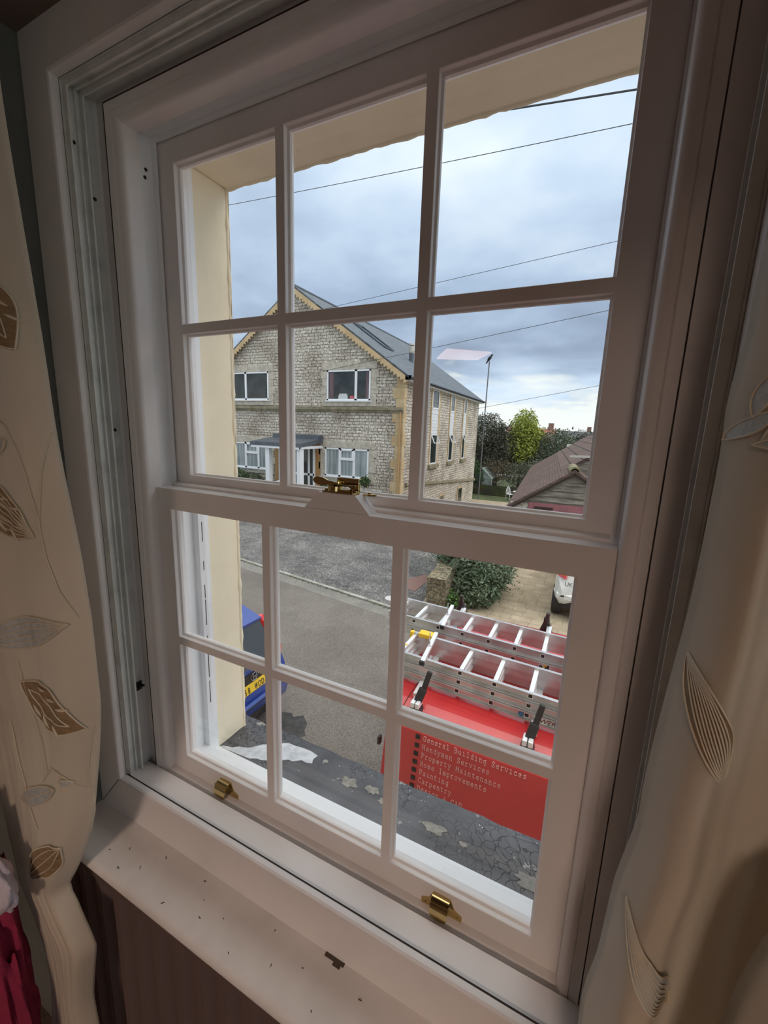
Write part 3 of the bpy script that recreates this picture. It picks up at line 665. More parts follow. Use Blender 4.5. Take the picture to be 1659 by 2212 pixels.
emb_leaf(SL, (-0.430, -0.242), 0.25, 0.055, 0.33, fill=3, seeds=False, cords=4)
emb_leaf(SL, (-0.475, -0.745), 0.180, 0.060, 0.80, cords=3, seeds=False)
emb_leaf(SL, (-0.460, -0.580), 0.140, 0.036, 0.55, fill=3, seeds=False, cords=1)
emb_leaf(SL, (-0.372, -0.520), 0.030, 0.014, 0.2, fill=3, seeds=False)
emb_leaf(SL, (-0.43, 0.075), 0.05, 0.02, 0.4, fill=3, seeds=False)
emb_stem(SL, [(-0.46, 0.130), (-0.40, 0.105), (-0.36, 0.05), (-0.345, -0.02), (-0.338, -0.09), (-0.32, -0.15), (-0.30, -0.19)], 0.0011)
emb_stem(SL, [(-0.318, 0.10), (-0.333, 0.02), (-0.343, -0.05)], 0.0008)
emb_stem(SL, [(-0.312, -0.40), (-0.330, -0.46), (-0.345, -0.52), (-0.352, -0.60), (-0.375, -0.66)], 0.0009)
emb_stem(SL, [(-0.435, -0.540), (-0.405, -0.500), (-0.370, -0.505), (-0.348, -0.545)], 0.0010)
emb_stem(SL, [(-0.46, -0.30), (-0.44, -0.38), (-0.425, -0.45), (-0.42, -0.52)], 0.0009)
emb_stem(SL, [(-0.53, -0.45), (-0.50, -0.56), (-0.47, -0.66)], 0.0012)
emb_leaf(SR, (0.512, -0.092), 0.092, 0.024, -1.22, cords=9, seeds=False, r=0.0007)
emb_leaf(SR, (0.505, 0.152), 0.030, 0.007, 1.45, fill=3, seeds=False, r=0.0006)
emb_leaf(SR, (0.503, 0.132), 0.026, 0.009, 0.9, fill=3, seeds=False, r=0.0006)
emb_leaf(SR, (0.520, 0.121), 0.030, 0.010, 0.1, fill=3, seeds=False, r=0.0006)
emb_leaf(SR, (0.506, -0.342), 0.100, 0.026, -1.10, fill=3, seeds=False, cords=8, r=0.0006)
emb_stem(SR, [(0.53, 0.19), (0.512, 0.14), (0.508, 0.12), (0.53, 0.105)], 0.0008)
FA = [(-0.10, 0.66), (-0.15, 0.60), (-0.196, 0.560), (-0.231, 0.553), (-0.27, 0.548), (-0.6, 0.53), (-1.55, 0.53)]
b = MB(); vs = []; nu = 40; nz = 60
for i in range(nz+1):
    z = -0.10-1.44*i/nz; a = smooth_tab(FA, z)
    for k in range(nu+1):
        u = k/nu; x = a+(0.82-a)*u; vs.append((x, -0.300-0.012*math.sin(u*17+z*2)+0.022*(max(0, 0.12-u)/0.12)**2, z))
b.add(vs, [(i*(nu+1)+k, i*(nu+1)+k+1, (i+1)*(nu+1)+k+1, (i+1)*(nu+1)+k) for i in range(nz) for k in range(nu)])
o = b.build('fabric_fold', FAB, cr_, smooth=True, autos=80); md = o.modifiers.new('thickness', 'SOLIDIFY'); md.thickness = 0.0018
attach(cl_); attach(cr_)
# crimson blanket heaped at lower left with a white lining, and a blue-white cloth
CRIM = mat('crimson_fleece', (0.30, 0.018, 0.06), 0.9, col2=(0.22, 0.012, 0.045), nscale=8, bump=0.8, bscale=40, bdist=0.004)
WHF = mat('white_fleece', (0.60, 0.54, 0.60), 0.9, bump=0.8, bscale=60, bdist=0.004)
root = thing('blanket', 'crimson blanket with a white corner heaped beside the left curtain', 'blanket', (-0.605, -0.335, -1.75))
def lump(b, c, r, mi=0, seed=0, nu=30, nv=18, amp=0.18):
    vs = []; fs = []
    for i in range(nv+1):
        th = PI*i/nv
        for k in range(nu):
            ph = 2*PI*k/nu; d = Vector((math.sin(th)*math.cos(ph), math.sin(th)*math.sin(ph), math.cos(th)))
            q = 1+amp*noise.noise(d*2.2+Vector((seed, 0, 0)))+0.5*amp*noise.noise(d*6+Vector((0, seed, 0)))
            vs.append((c[0]+r[0]*d.x*q, c[1]+r[1]*d.y*q, c[2]+r[2]*d.z*q))
    for i in range(nv):
        for k in range(nu): fs.append((i*nu+k, i*nu+(k+1) % nu, (i+1)*nu+(k+1) % nu, (i+1)*nu+k))
    b.add(vs, fs, mi)
b = MB(); lump(b, (-0.600, -0.335, -1.22), (0.082, 0.04, 0.52), 0, 3, amp=0.45, nu=60, nv=50); b.build('fleece', CRIM, root, smooth=True, autos=90)
b = MB(); lump(b, (-0.520, -0.335, -0.765), (0.046, 0.020, 0.060), 0, 8, amp=0.25); b.build('white_corner', WHF, root, smooth=True, autos=90); attach(root)
BLW = mat('blue_white_cloth', (0.50, 0.55, 0.62), 0.9, col2=(0.10, 0.16, 0.30), nscale=30, bump=0.6, bscale=60, bdist=0.003)
b = MB(); lump(b, (-0.560, -0.36, -1.235), (0.045, 0.03, 0.09), 0, 5); tag(b.build('cloth', BLW, smooth=True, autos=90), 'blue and white patterned cloth at the foot of the left curtain', 'cloth')

# room lights: a square ceiling panel (its reflection shows in the upper right pane) and an added, unseen warm panel that brightens the interior
LP = thing('ceiling_light', 'square pinkish light panel on the ceiling, mirrored in the upper sash', 'ceiling light', (-0.955, -3.79, 0.93))
cs = [(-1.29, -3.92), (-1.01, -3.42), (-0.64, -3.72), (-0.88, -4.10)]
PANEL = mat('lit_panel', (0.9, 0.8, 0.75), 0.5, emis=(1.0, 0.62, 0.50), estr=2.6)
b = MB(); b.prism(cs, 'z', 0.905, 0.929); b.build('diffuser', PANEL, LP)
cc = (-0.955, -3.79); b = MB(); b.prism([(cc[0]+(x-cc[0])*1.03, cc[1]+(y-cc[1])*1.03) for x, y in cs], 'z', 0.918, 0.9299); b.build('rim', PAINT, LP); attach(LP)
LP2 = thing('ceiling_light', 'added unseen warm ceiling panel behind the camera, brightening the window side', 'ceiling light', (0.7, -3.0, 0.93))
PANEL2 = mat('added_warm_panel', (0.9, 0.8, 0.75), 0.5, emis=(1.0, 0.75, 0.60), estr=62.0)
b = MB(); b.box((0.45, -3.25, 0.917), (0.95, -2.75, 0.929)); b.build('diffuser', PANEL2, LP2)
b = MB(); b.box((0.43, -3.27, 0.835), (0.45, -2.73, 0.9299)); b.box((0.95, -3.27, 0.835), (0.97, -2.73, 0.9299)); b.box((0.45, -3.27, 0.835), (0.95, -3.25, 0.9299)); b.box((0.45, -2.75, 0.835), (0.95, -2.73, 0.9299)); b.build('rim', BLACKP, LP2); attach(LP2)  # deep dark rim shaped to keep this added light off the upper frame


# ================================================================ GROUND
def sheet(name, poly, z, m, th=0.05, kind='structure'):
    b = MB(); zz = z if callable(z) else (lambda x, y: z)
    n = len(poly); b.add([(x, y, zz(x, y)) for x, y in poly]+[(x, y, zz(x, y)-th) for x, y in poly], [tuple(range(n)), tuple(range(2*n-1, n-1, -1))]+[(i, i+n, (i+1) % n+n, (i+1) % n) for i in range(n)])
    o = b.build(name, m, uv='flat'); return tag(o, kind=kind) if kind else o
def kl(x): return 7.55 - 0.152*(x+2.95)          # far kerb line
sheet('road', [(-40, 0.26), (20, 0.26), (20, kl(20)-0.48), (-40, kl(-40)-0.48)], G, ROAD, 0.2)
sheet('gutter', [(-40, kl(-40)-0.48), (20, kl(20)-0.48), (20, kl(20)-0.08), (-40, kl(-40)-0.08)], G+0.004, GUTTER, 0.1)
b = MB(); KERB = mat('kerb_stone', (0.36, 0.35, 0.32), 0.85, col2=(0.22, 0.23, 0.18), nscale=4)
random.seed(2); x = -40.0
while x < 8:
    L = 0.9; b.prism([(x+0.006, kl(x)-0.08), (x+L-0.006, kl(x+L)-0.08), (x+L-0.006, kl(x+L)+0.02), (x+0.006, kl(x)+0.02)], 'z', G-0.05, G+0.035+0.006*random.random()); x += L
tag(b.build('kerb', KERB), kind='structure')
sheet('forecourt', [(-40, kl(-40)+0.02), (-2.75, kl(-2.75)+0.02), (-3.4, 13.0), (-8.6, 19.9), (-40, 19.9)], G+0.02, FORE, 0.1)
def gz(x, y): return G+0.018 - 2.08*min(1, max(0, (y-14)/19.0))
b = MB(); vs = []; fs = []
for i in range(24):
    y = 19.9*0+ (5.0+2.0*i)
    y = [6.5, 8, 10, 12, 14, 15, 16, 17, 18, 19, 20, 22, 24, 26, 28, 30, 32, 33, 34, 35, 36, 36.5, 37, 37.6][i]
    for x in (-4.2 if y < 14 else -9.6, 12): vs.append((x if y >= 14 or x > 0 else -2.9-0.25*max(0, (y-8))*0.5, max(y, kl(x)+0.02) if y < 9 else y, gz(x, y)))
for i in range(23): fs.append((2*i, 2*i+1, 2*i+3, 2*i+2))
b.add(vs, fs); tag(b.build('driveway', PAVE, uv='flat'), kind='structure')
sheet('lawn', [(-40, 37.6), (30, 37.6), (30, 62), (-40, 62)], -6.02, LAWN, 0.1)
sheet('far_ground', [(-200, 62), (120, 62), (160, 300), (-260, 300)], -5.5, LAWN, 0.1)
GRASS = mat('weed_green', (0.09, 0.14, 0.03), 0.9)
b = MB(); random.seed(12)
for i in range(210):
    x = random.choice([random.uniform(-9, -2.4), random.gauss(-7.4, .5), random.gauss(-5.0, .35), random.gauss(-6.2, .3), random.gauss(-3.2, .3)]); y = kl(x)-0.10+random.gauss(0, 0.03)
    a = random.random()*PI; h = 0.02+0.03*random.random(); dx, dy = 0.012*math.cos(a), 0.012*math.sin(a)
    b.add([(x-dx, y-dy, G+0.004), (x+dx, y+dy, G+0.004), (x+dy, y+dx, G+h)], [(0, 1, 2)])
tag(b.build('kerb_weeds', GRASS), 'small green weeds growing in the joint along the far kerb', 'weeds', kind='stuff')
b = MB(); b.lathe([(0.001, G+0.0215), (0.16, G+0.0215), (0.16, G+0.03), (0.001, G+0.031)], (-3.55, 8.05, 0), 24)
tag(b.build('drain_cover', mat('pale_cover', (0.5, 0.5, 0.5), 0.6)), 'pale round utility cover set in the dark asphalt near the kerb', 'cover')
OILM = mat('damp_patch', (0.028, 0.027, 0.027), 0.6, col2=(0.06, 0.057, 0.054), nscale=9)
random.seed(30); b = MB(); n = 22
pp_ = [(-2.90+0.34*(0.75+0.4*random.random())*math.cos(2*PI*k/n), 3.36+0.27*(0.75+0.4*random.random())*math.sin(2*PI*k/n)) for k in range(n)]
b.add([(x, y, G+0.003) for x, y in pp_]+[(x, y, G-0.01) for x, y in pp_], [tuple(range(n))]+[(i, (i+1) % n, (i+1) % n+n, i+n) for i in range(n)])
tag(b.build('damp_patch', OILM), 'dark damp patch on the road behind the blue car', 'stain')
REDBR = mat('reddish_patch', (0.22, 0.13, 0.11), 0.9)
sheet('brick_apron', [(-4.0, 9.0), (-3.25, 8.75), (-3.2, 9.9), (-3.45, 10.1)], G+0.03, REDBR, 0.02)

# ================================================================ STONE HOUSE OPPOSITE
HX, HW, HY0, HY1 = -15.72, 6.95, 20.0, 37.0
EAVE, APEX = 2.92, 7.72
H = thing('stone_house', 'large gabled stone house with slate roof across the street', 'house', (HX, 20.0, G))
hx0, hx1 = HX-HW, HX+HW
b = MB()
# side wall recesses (tall strips) are modelled as separate bands, walls as closed prism
b.prism([(hx0, G-2.6), (hx1, G-2.6), (hx1, EAVE), (HX, APEX-0.15), (hx0, EAVE)], 'y', HY0, HY1)
b.build('wall', STONE, H, uv=True)
SL_ = (APEX-EAVE)/HW
b = MB()
for s in (-1, 1):
    xe = HX+s*(HW+0.35); ze = EAVE-0.35*SL_+0.1
    b.prism([(HX, APEX+0.10), (xe, ze+0.02), (xe, ze-0.06), (HX, APEX)], 'y', HY0-0.28, HY1+0.3)
rf = b.build('roof', SLATE, H)
# slope aligned courses
me = rf.data; l = me.uv_layers.new(name='UVMap')
for p in me.polygons:
    for li in p.loop_indices:
        c = me.vertices[me.loops[li].vertex_index].co; l.data[li].uv = (c.y, (c.z)*1.45)
b = MB(); b.tube([(HX, HY0-0.28, APEX+0.10), (HX, HY1+0.3, APEX+0.10)], 0.09, 8); b.build('ridge', LEAD, H)
# bargeboards with saw teeth
for s in (-1, 1):
    b = MB(); L = math.hypot(HW+0.35, (HW+0.35)*SL_); ux, uz = s*(HW+0.35)/L, -(HW+0.35)*SL_/L
    nx_, nz_ = -uz*-1*0, 0
    px_, pz_ = (-uz*s*-1, 0)
    ox, oz = HX, APEX+0.0
    # perpendicular pointing down
    dx, dz = (uz*s, -ux*s) if False else (-abs(uz)*s, -abs(ux))
    n = 38; st = L/n; pol = [(ox, oz), (ox+ux*L, oz+uz*L)]
    def Q(t, d): return (ox+ux*t+dx*d, oz+uz*t+dz*d)
    pol = [Q(0, 0), Q(L, 0), Q(L, 0.20)]
    fs_quads = MB()
    for i in range(n):
        a, c, m_ = i*st, (i+1)*st, (i+0.5)*st
        vsq = [Q(a, 0), Q(c, 0), Q(c, 0.20), Q(m_, 0.34), Q(a, 0.20)]
        b.prism(vsq, 'y', HY0-0.30, HY0-0.25)
    b.build('bargeboard', BARGE, H)
b = MB(); xe = HX+HW+0.35; ze = EAVE-0.35*SL_+0.08
b.tube([(xe+0.05, HY0-0.3, ze-0.04), (xe+0.05, HY1+0.3, ze-0.04)], 0.075, 8); b.box((xe-0.2, HY0-0.3, ze-0.16), (xe+0.13, HY0-0.22, ze+0.08)); b.build('gutter', BLACKP, H)
b = MB(); b.box((hx1, HY0-0.02, EAVE-0.33), (xe, HY1+0.25, EAVE-0.22)); b.build('soffit', CLADW, H)
# string courses, quoins, drainpipe
b = MB(); b.box((hx0-0.08, HY0-0.16, 1.10), (hx1+0.02, HY0, 1.26)); b.box((hx0-0.04, HY0-0.09, 0.98), (hx1+0.02, HY0, 1.10)); b.build('string_course', MOSSY, H)
b = MB(); vs = [(hx1, 20.6, -2.75), (hx1+0.14, 20.6, -2.75), (hx1+0.14, 37, -3.95), (hx1, 37, -3.95), (hx1, 20.6, -2.90), (hx1+0.14, 20.6, -2.90), (hx1+0.14, 37, -4.15), (hx1, 37, -4.15)]
b.add(vs, [(0,1,2,3), (7,6,5,4), (0,4,5,1), (1,5,6,2), (2,6,7,3), (3,7,4,0)]); b.build('side_string_course', MOSSY, H)
z = G; i = 0
while z < EAVE-0.2:
    b = MB(); w = 0.62 if i % 2 else 0.42; h = 0.55 if i % 2 else 0.68
    z1 = min(z+h, EAVE-0.15)
    b.box((hx1-w, HY0-0.035, z), (hx1+0.03, HY0+w*0.6, z1-0.01)); b.build('quoin', TAN, H); z += h; i += 1
b = MB(); b.tube([(hx1-0.12, HY0-0.10, G), (hx1-0.12, HY0-0.10, 1.0)], 0.05, 8); b.build('drainpipe', mat('ochre_pipe', (0.44, 0.27, 0.12), 0.7), H)
def fwin(x0, x1, z0, z1, mulls, pane, transoms=(), inner=None, surround=True, name='window'):
    """window in the gable wall; mulls = list of mullion x positions"""
    if surround:
        b = MB(); e = 0.36; y = HY0-0.05
        b.box((x0-e, y, z1+0.02), (x1+e, HY0+0.02, z1+0.40)); b.box((x0-e*0.95, y, z0-0.30), (x1+e*0.95, HY0+0.02, z0-0.06))
        for s, xx in ((-1, x0), (1, x1)):
            k = 0; z = z0-0.06
            while z < z1+0.02:
                w = (0.34, 0.46)[k % 2]; zz = min(z+0.42, z1+0.02)
                b.box((min(xx, xx+s*w), y+0.01, z), (max(xx, xx+s*w), HY0+0.02, zz-0.01)); z += 0.42; k += 1
        b.build('window_surround', DRESS, H)
    b = MB(); f = 0.085; y0, y1 = HY0-0.075, HY0+0.0
    b.box((x0, y0, z0), (x1, y1, z0+f)); b.box((x0, y0, z1-f), (x1, y1, z1)); b.box((x0, y0, z0), (x0+f, y1, z1)); b.box((x1-f, y0, z0), (x1, y1, z1))
    b.box((x0-0.08, y0-0.06, z0-0.06), (x1+0.08, y1, z0))
    xs = [x0]+list(mulls)+[x1]
    for mx in mulls: b.box((mx-0.075, y0, z0), (mx+0.075, y1, z1))
    for (a, c, tz) in transoms: b.box((a, y0-0.02, tz-0.075), (c, y1, tz+0.075)); 
    for (a, c, tz) in transoms:
        b.box((a+0.05, y0-0.03, tz+0.05), (a+0.13, y0, z1-0.05)); b.box((c-0.13, y0-0.03, tz+0.05), (c-0.05, y0, z1-0.05)); b.box((a+0.05, y0-0.03, z1-0.13), (c-0.05, y0, z1-0.05))
    w = b.build(name, UPVC, H)
    for a, c in zip(xs, xs[1:]):
        b = MB(); b.box((a+0.05, HY0-0.030, z0+0.05), (c-0.05, HY0-0.012, z1-0.05)); b.build('pane', pane, w)
    if inner: inner(w)
    return w
PINKC = mat('pink_curtain_edge', (0.20, 0.13, 0.14), 0.7, col2=(0.10, 0.07, 0.08), nscale=2, stretch=(8, 8, 0.3))
def inn(w):
    b = MB(); b.box((-13.36, HY0-0.040, 1.70), (-13.05, HY0-0.031, 3.1)); b.build('curtain_edge', PINKC, w); b = MB(); b.box((-11.02, HY0-0.040, 1.70), (-10.84, HY0-0.031, 3.1)); b.build('curtain_edge', PINKC, w)
    b = MB(); b.box((-12.75, HY0-0.045, 1.68), (-12.15, HY0-0.032, 1.88)); b.box((-12.70, HY0-0.045, 1.88), (-12.20, HY0-0.032, 1.97)); b.build('ornament', mat('white_ornament', (0.6, 0.62, 0.62), 0.5), w)
    b = MB(); b.box((-12.0, HY0-0.045, 1.68), (-11.75, HY0-0.032, 1.85)); b.build('pink_ornament', mat('pink_thing', (0.55, 0.10, 0.14), 0.5), w)
fwin(-13.50, -10.73, 1.60, 3.22, [-11.63], DARKGL, inner=inn)
fwin(-20.70, -17.75, 1.63, 3.28, [-19.57], DARKGL)
fwin(-13.60, -10.73, -2.65, -1.03, [-12.60, -11.66], NETS, [(-12.6, -11.66, -1.62)])
fwin(-20.75, -17.80, -2.60, -1.0, [-19.72, -18.66], NETS, [(-19.72, -18.66, -1.62)])
# glazed doorway between ochre reveals
b = MB()
b.box((-17.35, HY0-0.04, G), (-16.95, HY0+0.01, -0.8)); DRV = mat('ochre_reveal', (0.40, 0.23, 0.09), 0.8); b.build('door_reveal', DRV, H); b = MB(); b.box((-14.35, HY0-0.04, G), (-13.95, HY0+0.01, -0.8)); b.build('door_reveal', DRV, H) #'ochre_reveal', (0.40, 0.23, 0.09), 0.8), H)
b = MB()
for x in (-16.95, -16.2, -15.45, -14.75, -14.38): b.box((x-0.07, HY0-0.09, G), (x+0.07, HY0, -0.9))
b.box((-16.95, HY0-0.09, -1.05), (-14.35, HY0, -0.9)); b.box((-16.95, HY0-0.09, -2.75), (-14.35, HY0, -2.62)); dr = b.build('door', UPVC, H)
b = MB(); b.box((-16.95, HY0-0.05, G), (-14.35, HY0-0.02, -0.95)); b.build('pane', DARKGL, dr)
# porch: low leaded canopy on two white posts
PX0, PX1, PY = -17.3, -13.75, 17.75
b = MB()
b.add([(PX0, PY, -1.00), (PX1, PY, -1.00), (PX1, HY0, -0.78), (PX0, HY0, -0.78), (PX0, PY, -0.80), (PX1, PY, -0.80), (PX1, HY0, -0.52), (PX0, HY0, -0.52)],
      [(0,3,2,1), (4,5,6,7), (0,1,5,4), (1,2,6,5), (2,3,7,6), (3,0,4,7)])
b.box((PX0+0.2, HY0-0.5, -0.62), (PX1-0.05, HY0, -0.36)); b.build('porch_canopy', LEAD, H)
b = MB(); b.box((PX0+0.05, PY+0.02, -1.12), (PX1-0.03, PY+0.10, -0.99)); b.box((PX1-0.10, PY+0.02, -1.10), (PX1-0.03, HY0, -0.95)); b.build('porch_fascia', UPVC, H)
for x in (-16.15, -13.98+0.02):
    b = MB(); b.box((x-0.14, PY+0.12, G), (x+0.14, PY+0.40, -1.05)); b.build('porch_post', UPVC, H)
b = MB(); b.tube([(-15.9, 18.2, -3.1), (-15.35, 19.2, -2.75)], 0.05, 8); b.tube([(-15.9, 18.2, -3.1), (-15.9, 18.2, G)], 0.04, 8); b.build('handrail', UPVC, H)
b = MB(); b.box((PX0-0.1, 17.4, G), (PX1+0.6, HY0, -3.45)); b.build('porch_step', DRESS, H)
# side wall: three tall window strips with white cladding between storeys
for (y0, y1) in ((24.45, 25.75), (28.4, 29.4), (31.95, 32.8)):
    xw = hx1
    b = MB(); b.box((xw-0.02, y0-0.14, -2.0), (xw+0.05, y0, 2.68)); b.box((xw-0.02, y1, -2.0), (xw+0.05, y1+0.30, 2.68)); b.build('window_jamb', TAN, H)
    b = MB(); b.box((xw-0.02, y0-0.2, -2.22), (xw+0.16, y1+0.28, -2.0)); b.build('window_sill', MOSSY, H)
    b = MB(); z = -0.05
    for k in range(8): b.box((xw-0.01, y0, z+k*0.2), (xw+0.035-0.01*(k % 2), y1, z+k*0.2+0.19))
    b.build('cladding', CLADW, H)
    for (z0, z1) in ((1.45, 2.62), (-1.98, -0.08)):
        b = MB(); f = 0.09
        b.box((xw, y0, z0), (xw+0.05, y1, z0+f)); b.box((xw, y0, z1-f), (xw+0.05, y1, z1)); b.box((xw, y0, z0), (xw+0.05, y0+f, z1)); b.box((xw, y1-f, z0), (xw+0.05, y1, z1))
        w = b.build('window', UPVC, H)
        b = MB(); b.box((xw+0.004, y0+0.05, z0+0.05), (xw+0.02, y1-0.05, z1-0.05)); b.build('pane', DARKGL, w)
        if z0 < 0:
            b = MB(); fr = [(xw+0.05, y0+0.1, z1-0.05), (xw+0.05, y1-0.1, z1-0.05), (xw+0.26, y1-0.1, z1-0.55), (xw+0.26, y0+0.1, z1-0.55)]
            for p, q in zip(fr, fr[1:]+fr[:1]): b.bar(p, q, 0.07, 0.05)
            b.build('open_fanlight', UPVC, w)
for (y0, y1) in ((27.2, 27.9), (31.9, 32.9)):
    b = MB(); b.box((hx1-0.01, y0-0.2, -6.0), (hx1+0.04, y1+0.2, -4.2)); b.build('window_jamb', TAN, H)
    b = MB(); b.box((hx1+0.03, y0, -5.8), (hx1+0.055, y1, -4.35)); b.build('pane', DARKGL, H)
# roof light and metal flue
def on_roof(y, t, h=0.0):   # t: 0 at ridge, 1 at eave, right hand slope
    return Vector((HX+t*HW, y, APEX+0.10-t*(APEX-EAVE)+h))
b = MB(); q = [on_roof(22.9, 0.30), on_roof(24.2, 0.30), on_roof(24.2, 0.62), on_roof(22.9, 0.62)]
for p, r_ in zip(q, q[1:]+q[:1]): b.bar(p+Vector((0.03, 0, 0.05)), r_+Vector((0.03, 0, 0.05)), 0.08, 0.08)
rl = b.build('roof_light', LEAD, H)
b = MB(); b.add([p+Vector((0.02, 0, 0.04)) for p in q]+[p for p in q], [(0, 1, 2, 3), (7, 6, 5, 4), (0, 4, 5, 1), (1, 5, 6, 2), (2, 6, 7, 3), (3, 7, 4, 0)]); b.build('pane', DARKGL, rl)
b = MB(); b.tube([(-10.9, 26, 3.6), (-10.9, 26, 5.35)], 0.16, 12); fl = b.build('flue', LEAD, H)
b = MB(); b.tube([(-10.9, 26, 5.0), (-10.9, 26, 5.42)], 0.19, 12); b.lathe([(0.001, 5.50), (0.2, 5.50), (0.2, 5.60), (0.001, 5.66)], (-10.9, 26, 0), 12); b.build('flue_cowl', mat('flue_pale', (0.5, 0.48, 0.42), 0.6), fl)
for o_ in [c for c in H.children] + [g for c in H.children for g in c.children]:      # the side wall is not quite square to the street
    for v in o_.data.vertices: v.co.x -= 0.022*(v.co.y-20.0)
attach(H)

# vegetation helpers -------------------------------------------------------
def leafmat(name, c1, c2, rough=0.7):
    return mat(name, c1, rough, col2=c2, nscale=1.2, ncon=(0.35, 0.65), detail=6)
def foliage(b, centers, n, size, asp=1.0, droop=0.0, mi=0, hollow=0.55, rnd=random):
    """many small leaf blades spread over blobs: centers = [(c, (rx,ry,rz))]"""
    wts = [r[0]*r[1]*r[2] for c, r in centers]; tot = sum(wts)
    for (c, r), w in zip(centers, wts):
        for i in range(int(n*w/tot)+1):
            d = Vector((rnd.gauss(0, 1), rnd.gauss(0, 1), rnd.gauss(0, 1))).normalized(); q = hollow+(1-hollow)*rnd.random()**0.5
            q *= 1+0.22*noise.noise(d*2.6+Vector(c))
            p = Vector((c[0]+d.x*r[0]*q, c[1]+d.y*r[1]*q, c[2]+d.z*r[2]*q))
            a = Vector((rnd.gauss(0, 1), rnd.gauss(0, 1), rnd.gauss(0, 0.7)-droop)).normalized()*size*asp*(0.6+0.8*rnd.random())
            s = a.cross(Vector((rnd.gauss(0, 1), rnd.gauss(0, 1), rnd.gauss(0, 1)))).normalized()*size*0.35
            b.add([p, p+a*0.5+s, p+a, p+a*0.5-s], [(0, 1, 2, 3)], mi)
def branches(b, base, h, spread, levels=4, r=0.14, rnd=random, mi=0, upb=0.6, kids=3):
    def rec(p, d, L, r, lv):
        pts = [p]; q = p.copy(); dd = d.copy()
        for k in range(3):
            dd = (dd+Vector((rnd.gauss(0, .16), rnd.gauss(0, .16), rnd.gauss(0, .10)))).normalized(); q = q+dd*L/3; pts.append(q.copy())
        b.tube(pts, [r, r*0.85, r*0.7, r*0.5], 4 if lv > 1 else 6, mi, cap=False)
        if lv >= levels: return
        for k in range(kids+(lv == 0)*2):
            t = rnd.choice([1, 2, 3]); nd = (dd*upb+Vector((rnd.gauss(0, 1), rnd.gauss(0, 1), rnd.gauss(0.25, .6)))*spread).normalized()
            rec(pts[t], nd, L*0.66*(0.8+0.4*rnd.random()), r*0.5, lv+1)
    rec(Vector(base), Vector((0, 0, 1)), h*0.42, r, 0)
BARK = mat('bark', (0.13, 0.11, 0.085), 0.9, col2=(0.08, 0.07, 0.055), nscale=4)
TWIG = mat('grey_brown_twigs', (0.17, 0.15, 0.115), 0.9)
def tree(name, lab, cat, base, h, crown, nleaf, lsize, lm, group=None, asp=1.5, droop=0.0, spread=0.8, levels=3, seed=1, hollow=0.4, bm_=BARK, r=0.14):
    rnd = random.Random(seed); root = thing(name, lab, cat, base, group)
    b = MB(); branches(b, base, h, spread, levels, r, rnd); b.build('trunk', bm_, root)
    if nleaf:
        b = MB(); foliage(b, crown, nleaf, lsize, asp, droop, hollow=hollow, rnd=rnd); b.build('foliage', lm, root)
    attach(root); return root
DKG = leafmat('dark_ivy_green', (0.035, 0.045, 0.03), (0.10, 0.105, 0.07)); WIL = leafmat('yellow_green_willow', (0.20, 0.24, 0.035), (0.36, 0.42, 0.07))
GRG = leafmat('grey_green_leaves', (0.06, 0.085, 0.055), (0.15, 0.18, 0.12)); BRN = leafmat('brown_winter_leaves', (0.10, 0.08, 0.05), (0.20, 0.165, 0.11))
EVG = leafmat('evergreen_leaves', (0.02, 0.06, 0.018), (0.05, 0.11, 0.03)); FARG = leafmat('distant_green', (0.05, 0.065, 0.05), (0.11, 0.12, 0.08))
Y = 48
tree('tree', 'dark twiggy tree just right of the stone house', 'tree', (-10.2, 46, -6), 9.0, [((-10.4, 46, -0.2), (2.3, 2.5, 2.5)), ((-8.8, 46.4, -1.2), (1.7, 2, 2.4)), ((-9.8, 46, -2.8), (2.8, 2, 2.2))], 12000, 0.17, DKG, seed=4, levels=4, hollow=0.25)
tree('willow_tree', 'bright yellow-green weeping tree in the middle of the garden', 'tree', (-6.9, 48, -6), 8.6, [((-6.8, 48, 0.6), (1.5, 1.6, 2.3)), ((-7.0, 48, -1.9), (2.9, 2.3, 2.6)), ((-6.2, 48, -0.8), (2.2, 1.8, 2.2))], 17000, 0.17, WIL, asp=1.9, droop=0.9, seed=6, hollow=0.2)
tree('tree', 'grey-green leafy tree right of the yellow-green one', 'tree', (-3.1, 47, -6), 6.0, [((-3.2, 47, -1.2), (1.9, 1.8, 1.9)), ((-3.8, 46.5, -3.0), (2.2, 1.6, 1.8))], 8000, 0.15, GRG, seed=8, hollow=0.3)
tree('tree', 'dark green tree above the tiled barn roof, furthest right', 'tree', (-0.6, 50, -6), 6.4, [((-0.9, 50, -1.5), (2.3, 2, 2.2)), ((1.0, 51, -1.4), (2.2, 2, 2.2))], 7000, 0.16, FARG, seed=9, hollow=0.4)
tree('shrub', 'tangle of bare brown branches behind the greenhouse', 'shrub', (-8.6, 44.0, -6.0), 3.8, [((-8.5, 44, -3.9), (2.3, 1.0, 1.4))], 2600, 0.10, BRN, seed=14, spread=1.1, levels=5, bm_=TWIG, r=0.08, hollow=0.2)
tree('shrub', 'low grey-brown thicket below the yellow-green tree', 'shrub', (-6.0, 43.6, -6.0), 3.6, [((-5.6, 44, -4.0), (2.3, 1.0, 1.5)), ((-4.0, 43.5, -3.6), (1.6, 1.0, 1.4))], 5200, 0.12, GRG, seed=15, spread=1.0, levels=4, bm_=TWIG, r=0.07, hollow=0.2)
tree('shrub', 'dark green evergreen shrub against the house corner', 'shrub', (-10.2, 42.4, -6.0), 2.6, [((-10.5, 42.4, -4.4), (0.95, 0.8, 1.6))], 3500, 0.12, EVG, seed=16, hollow=0.6)
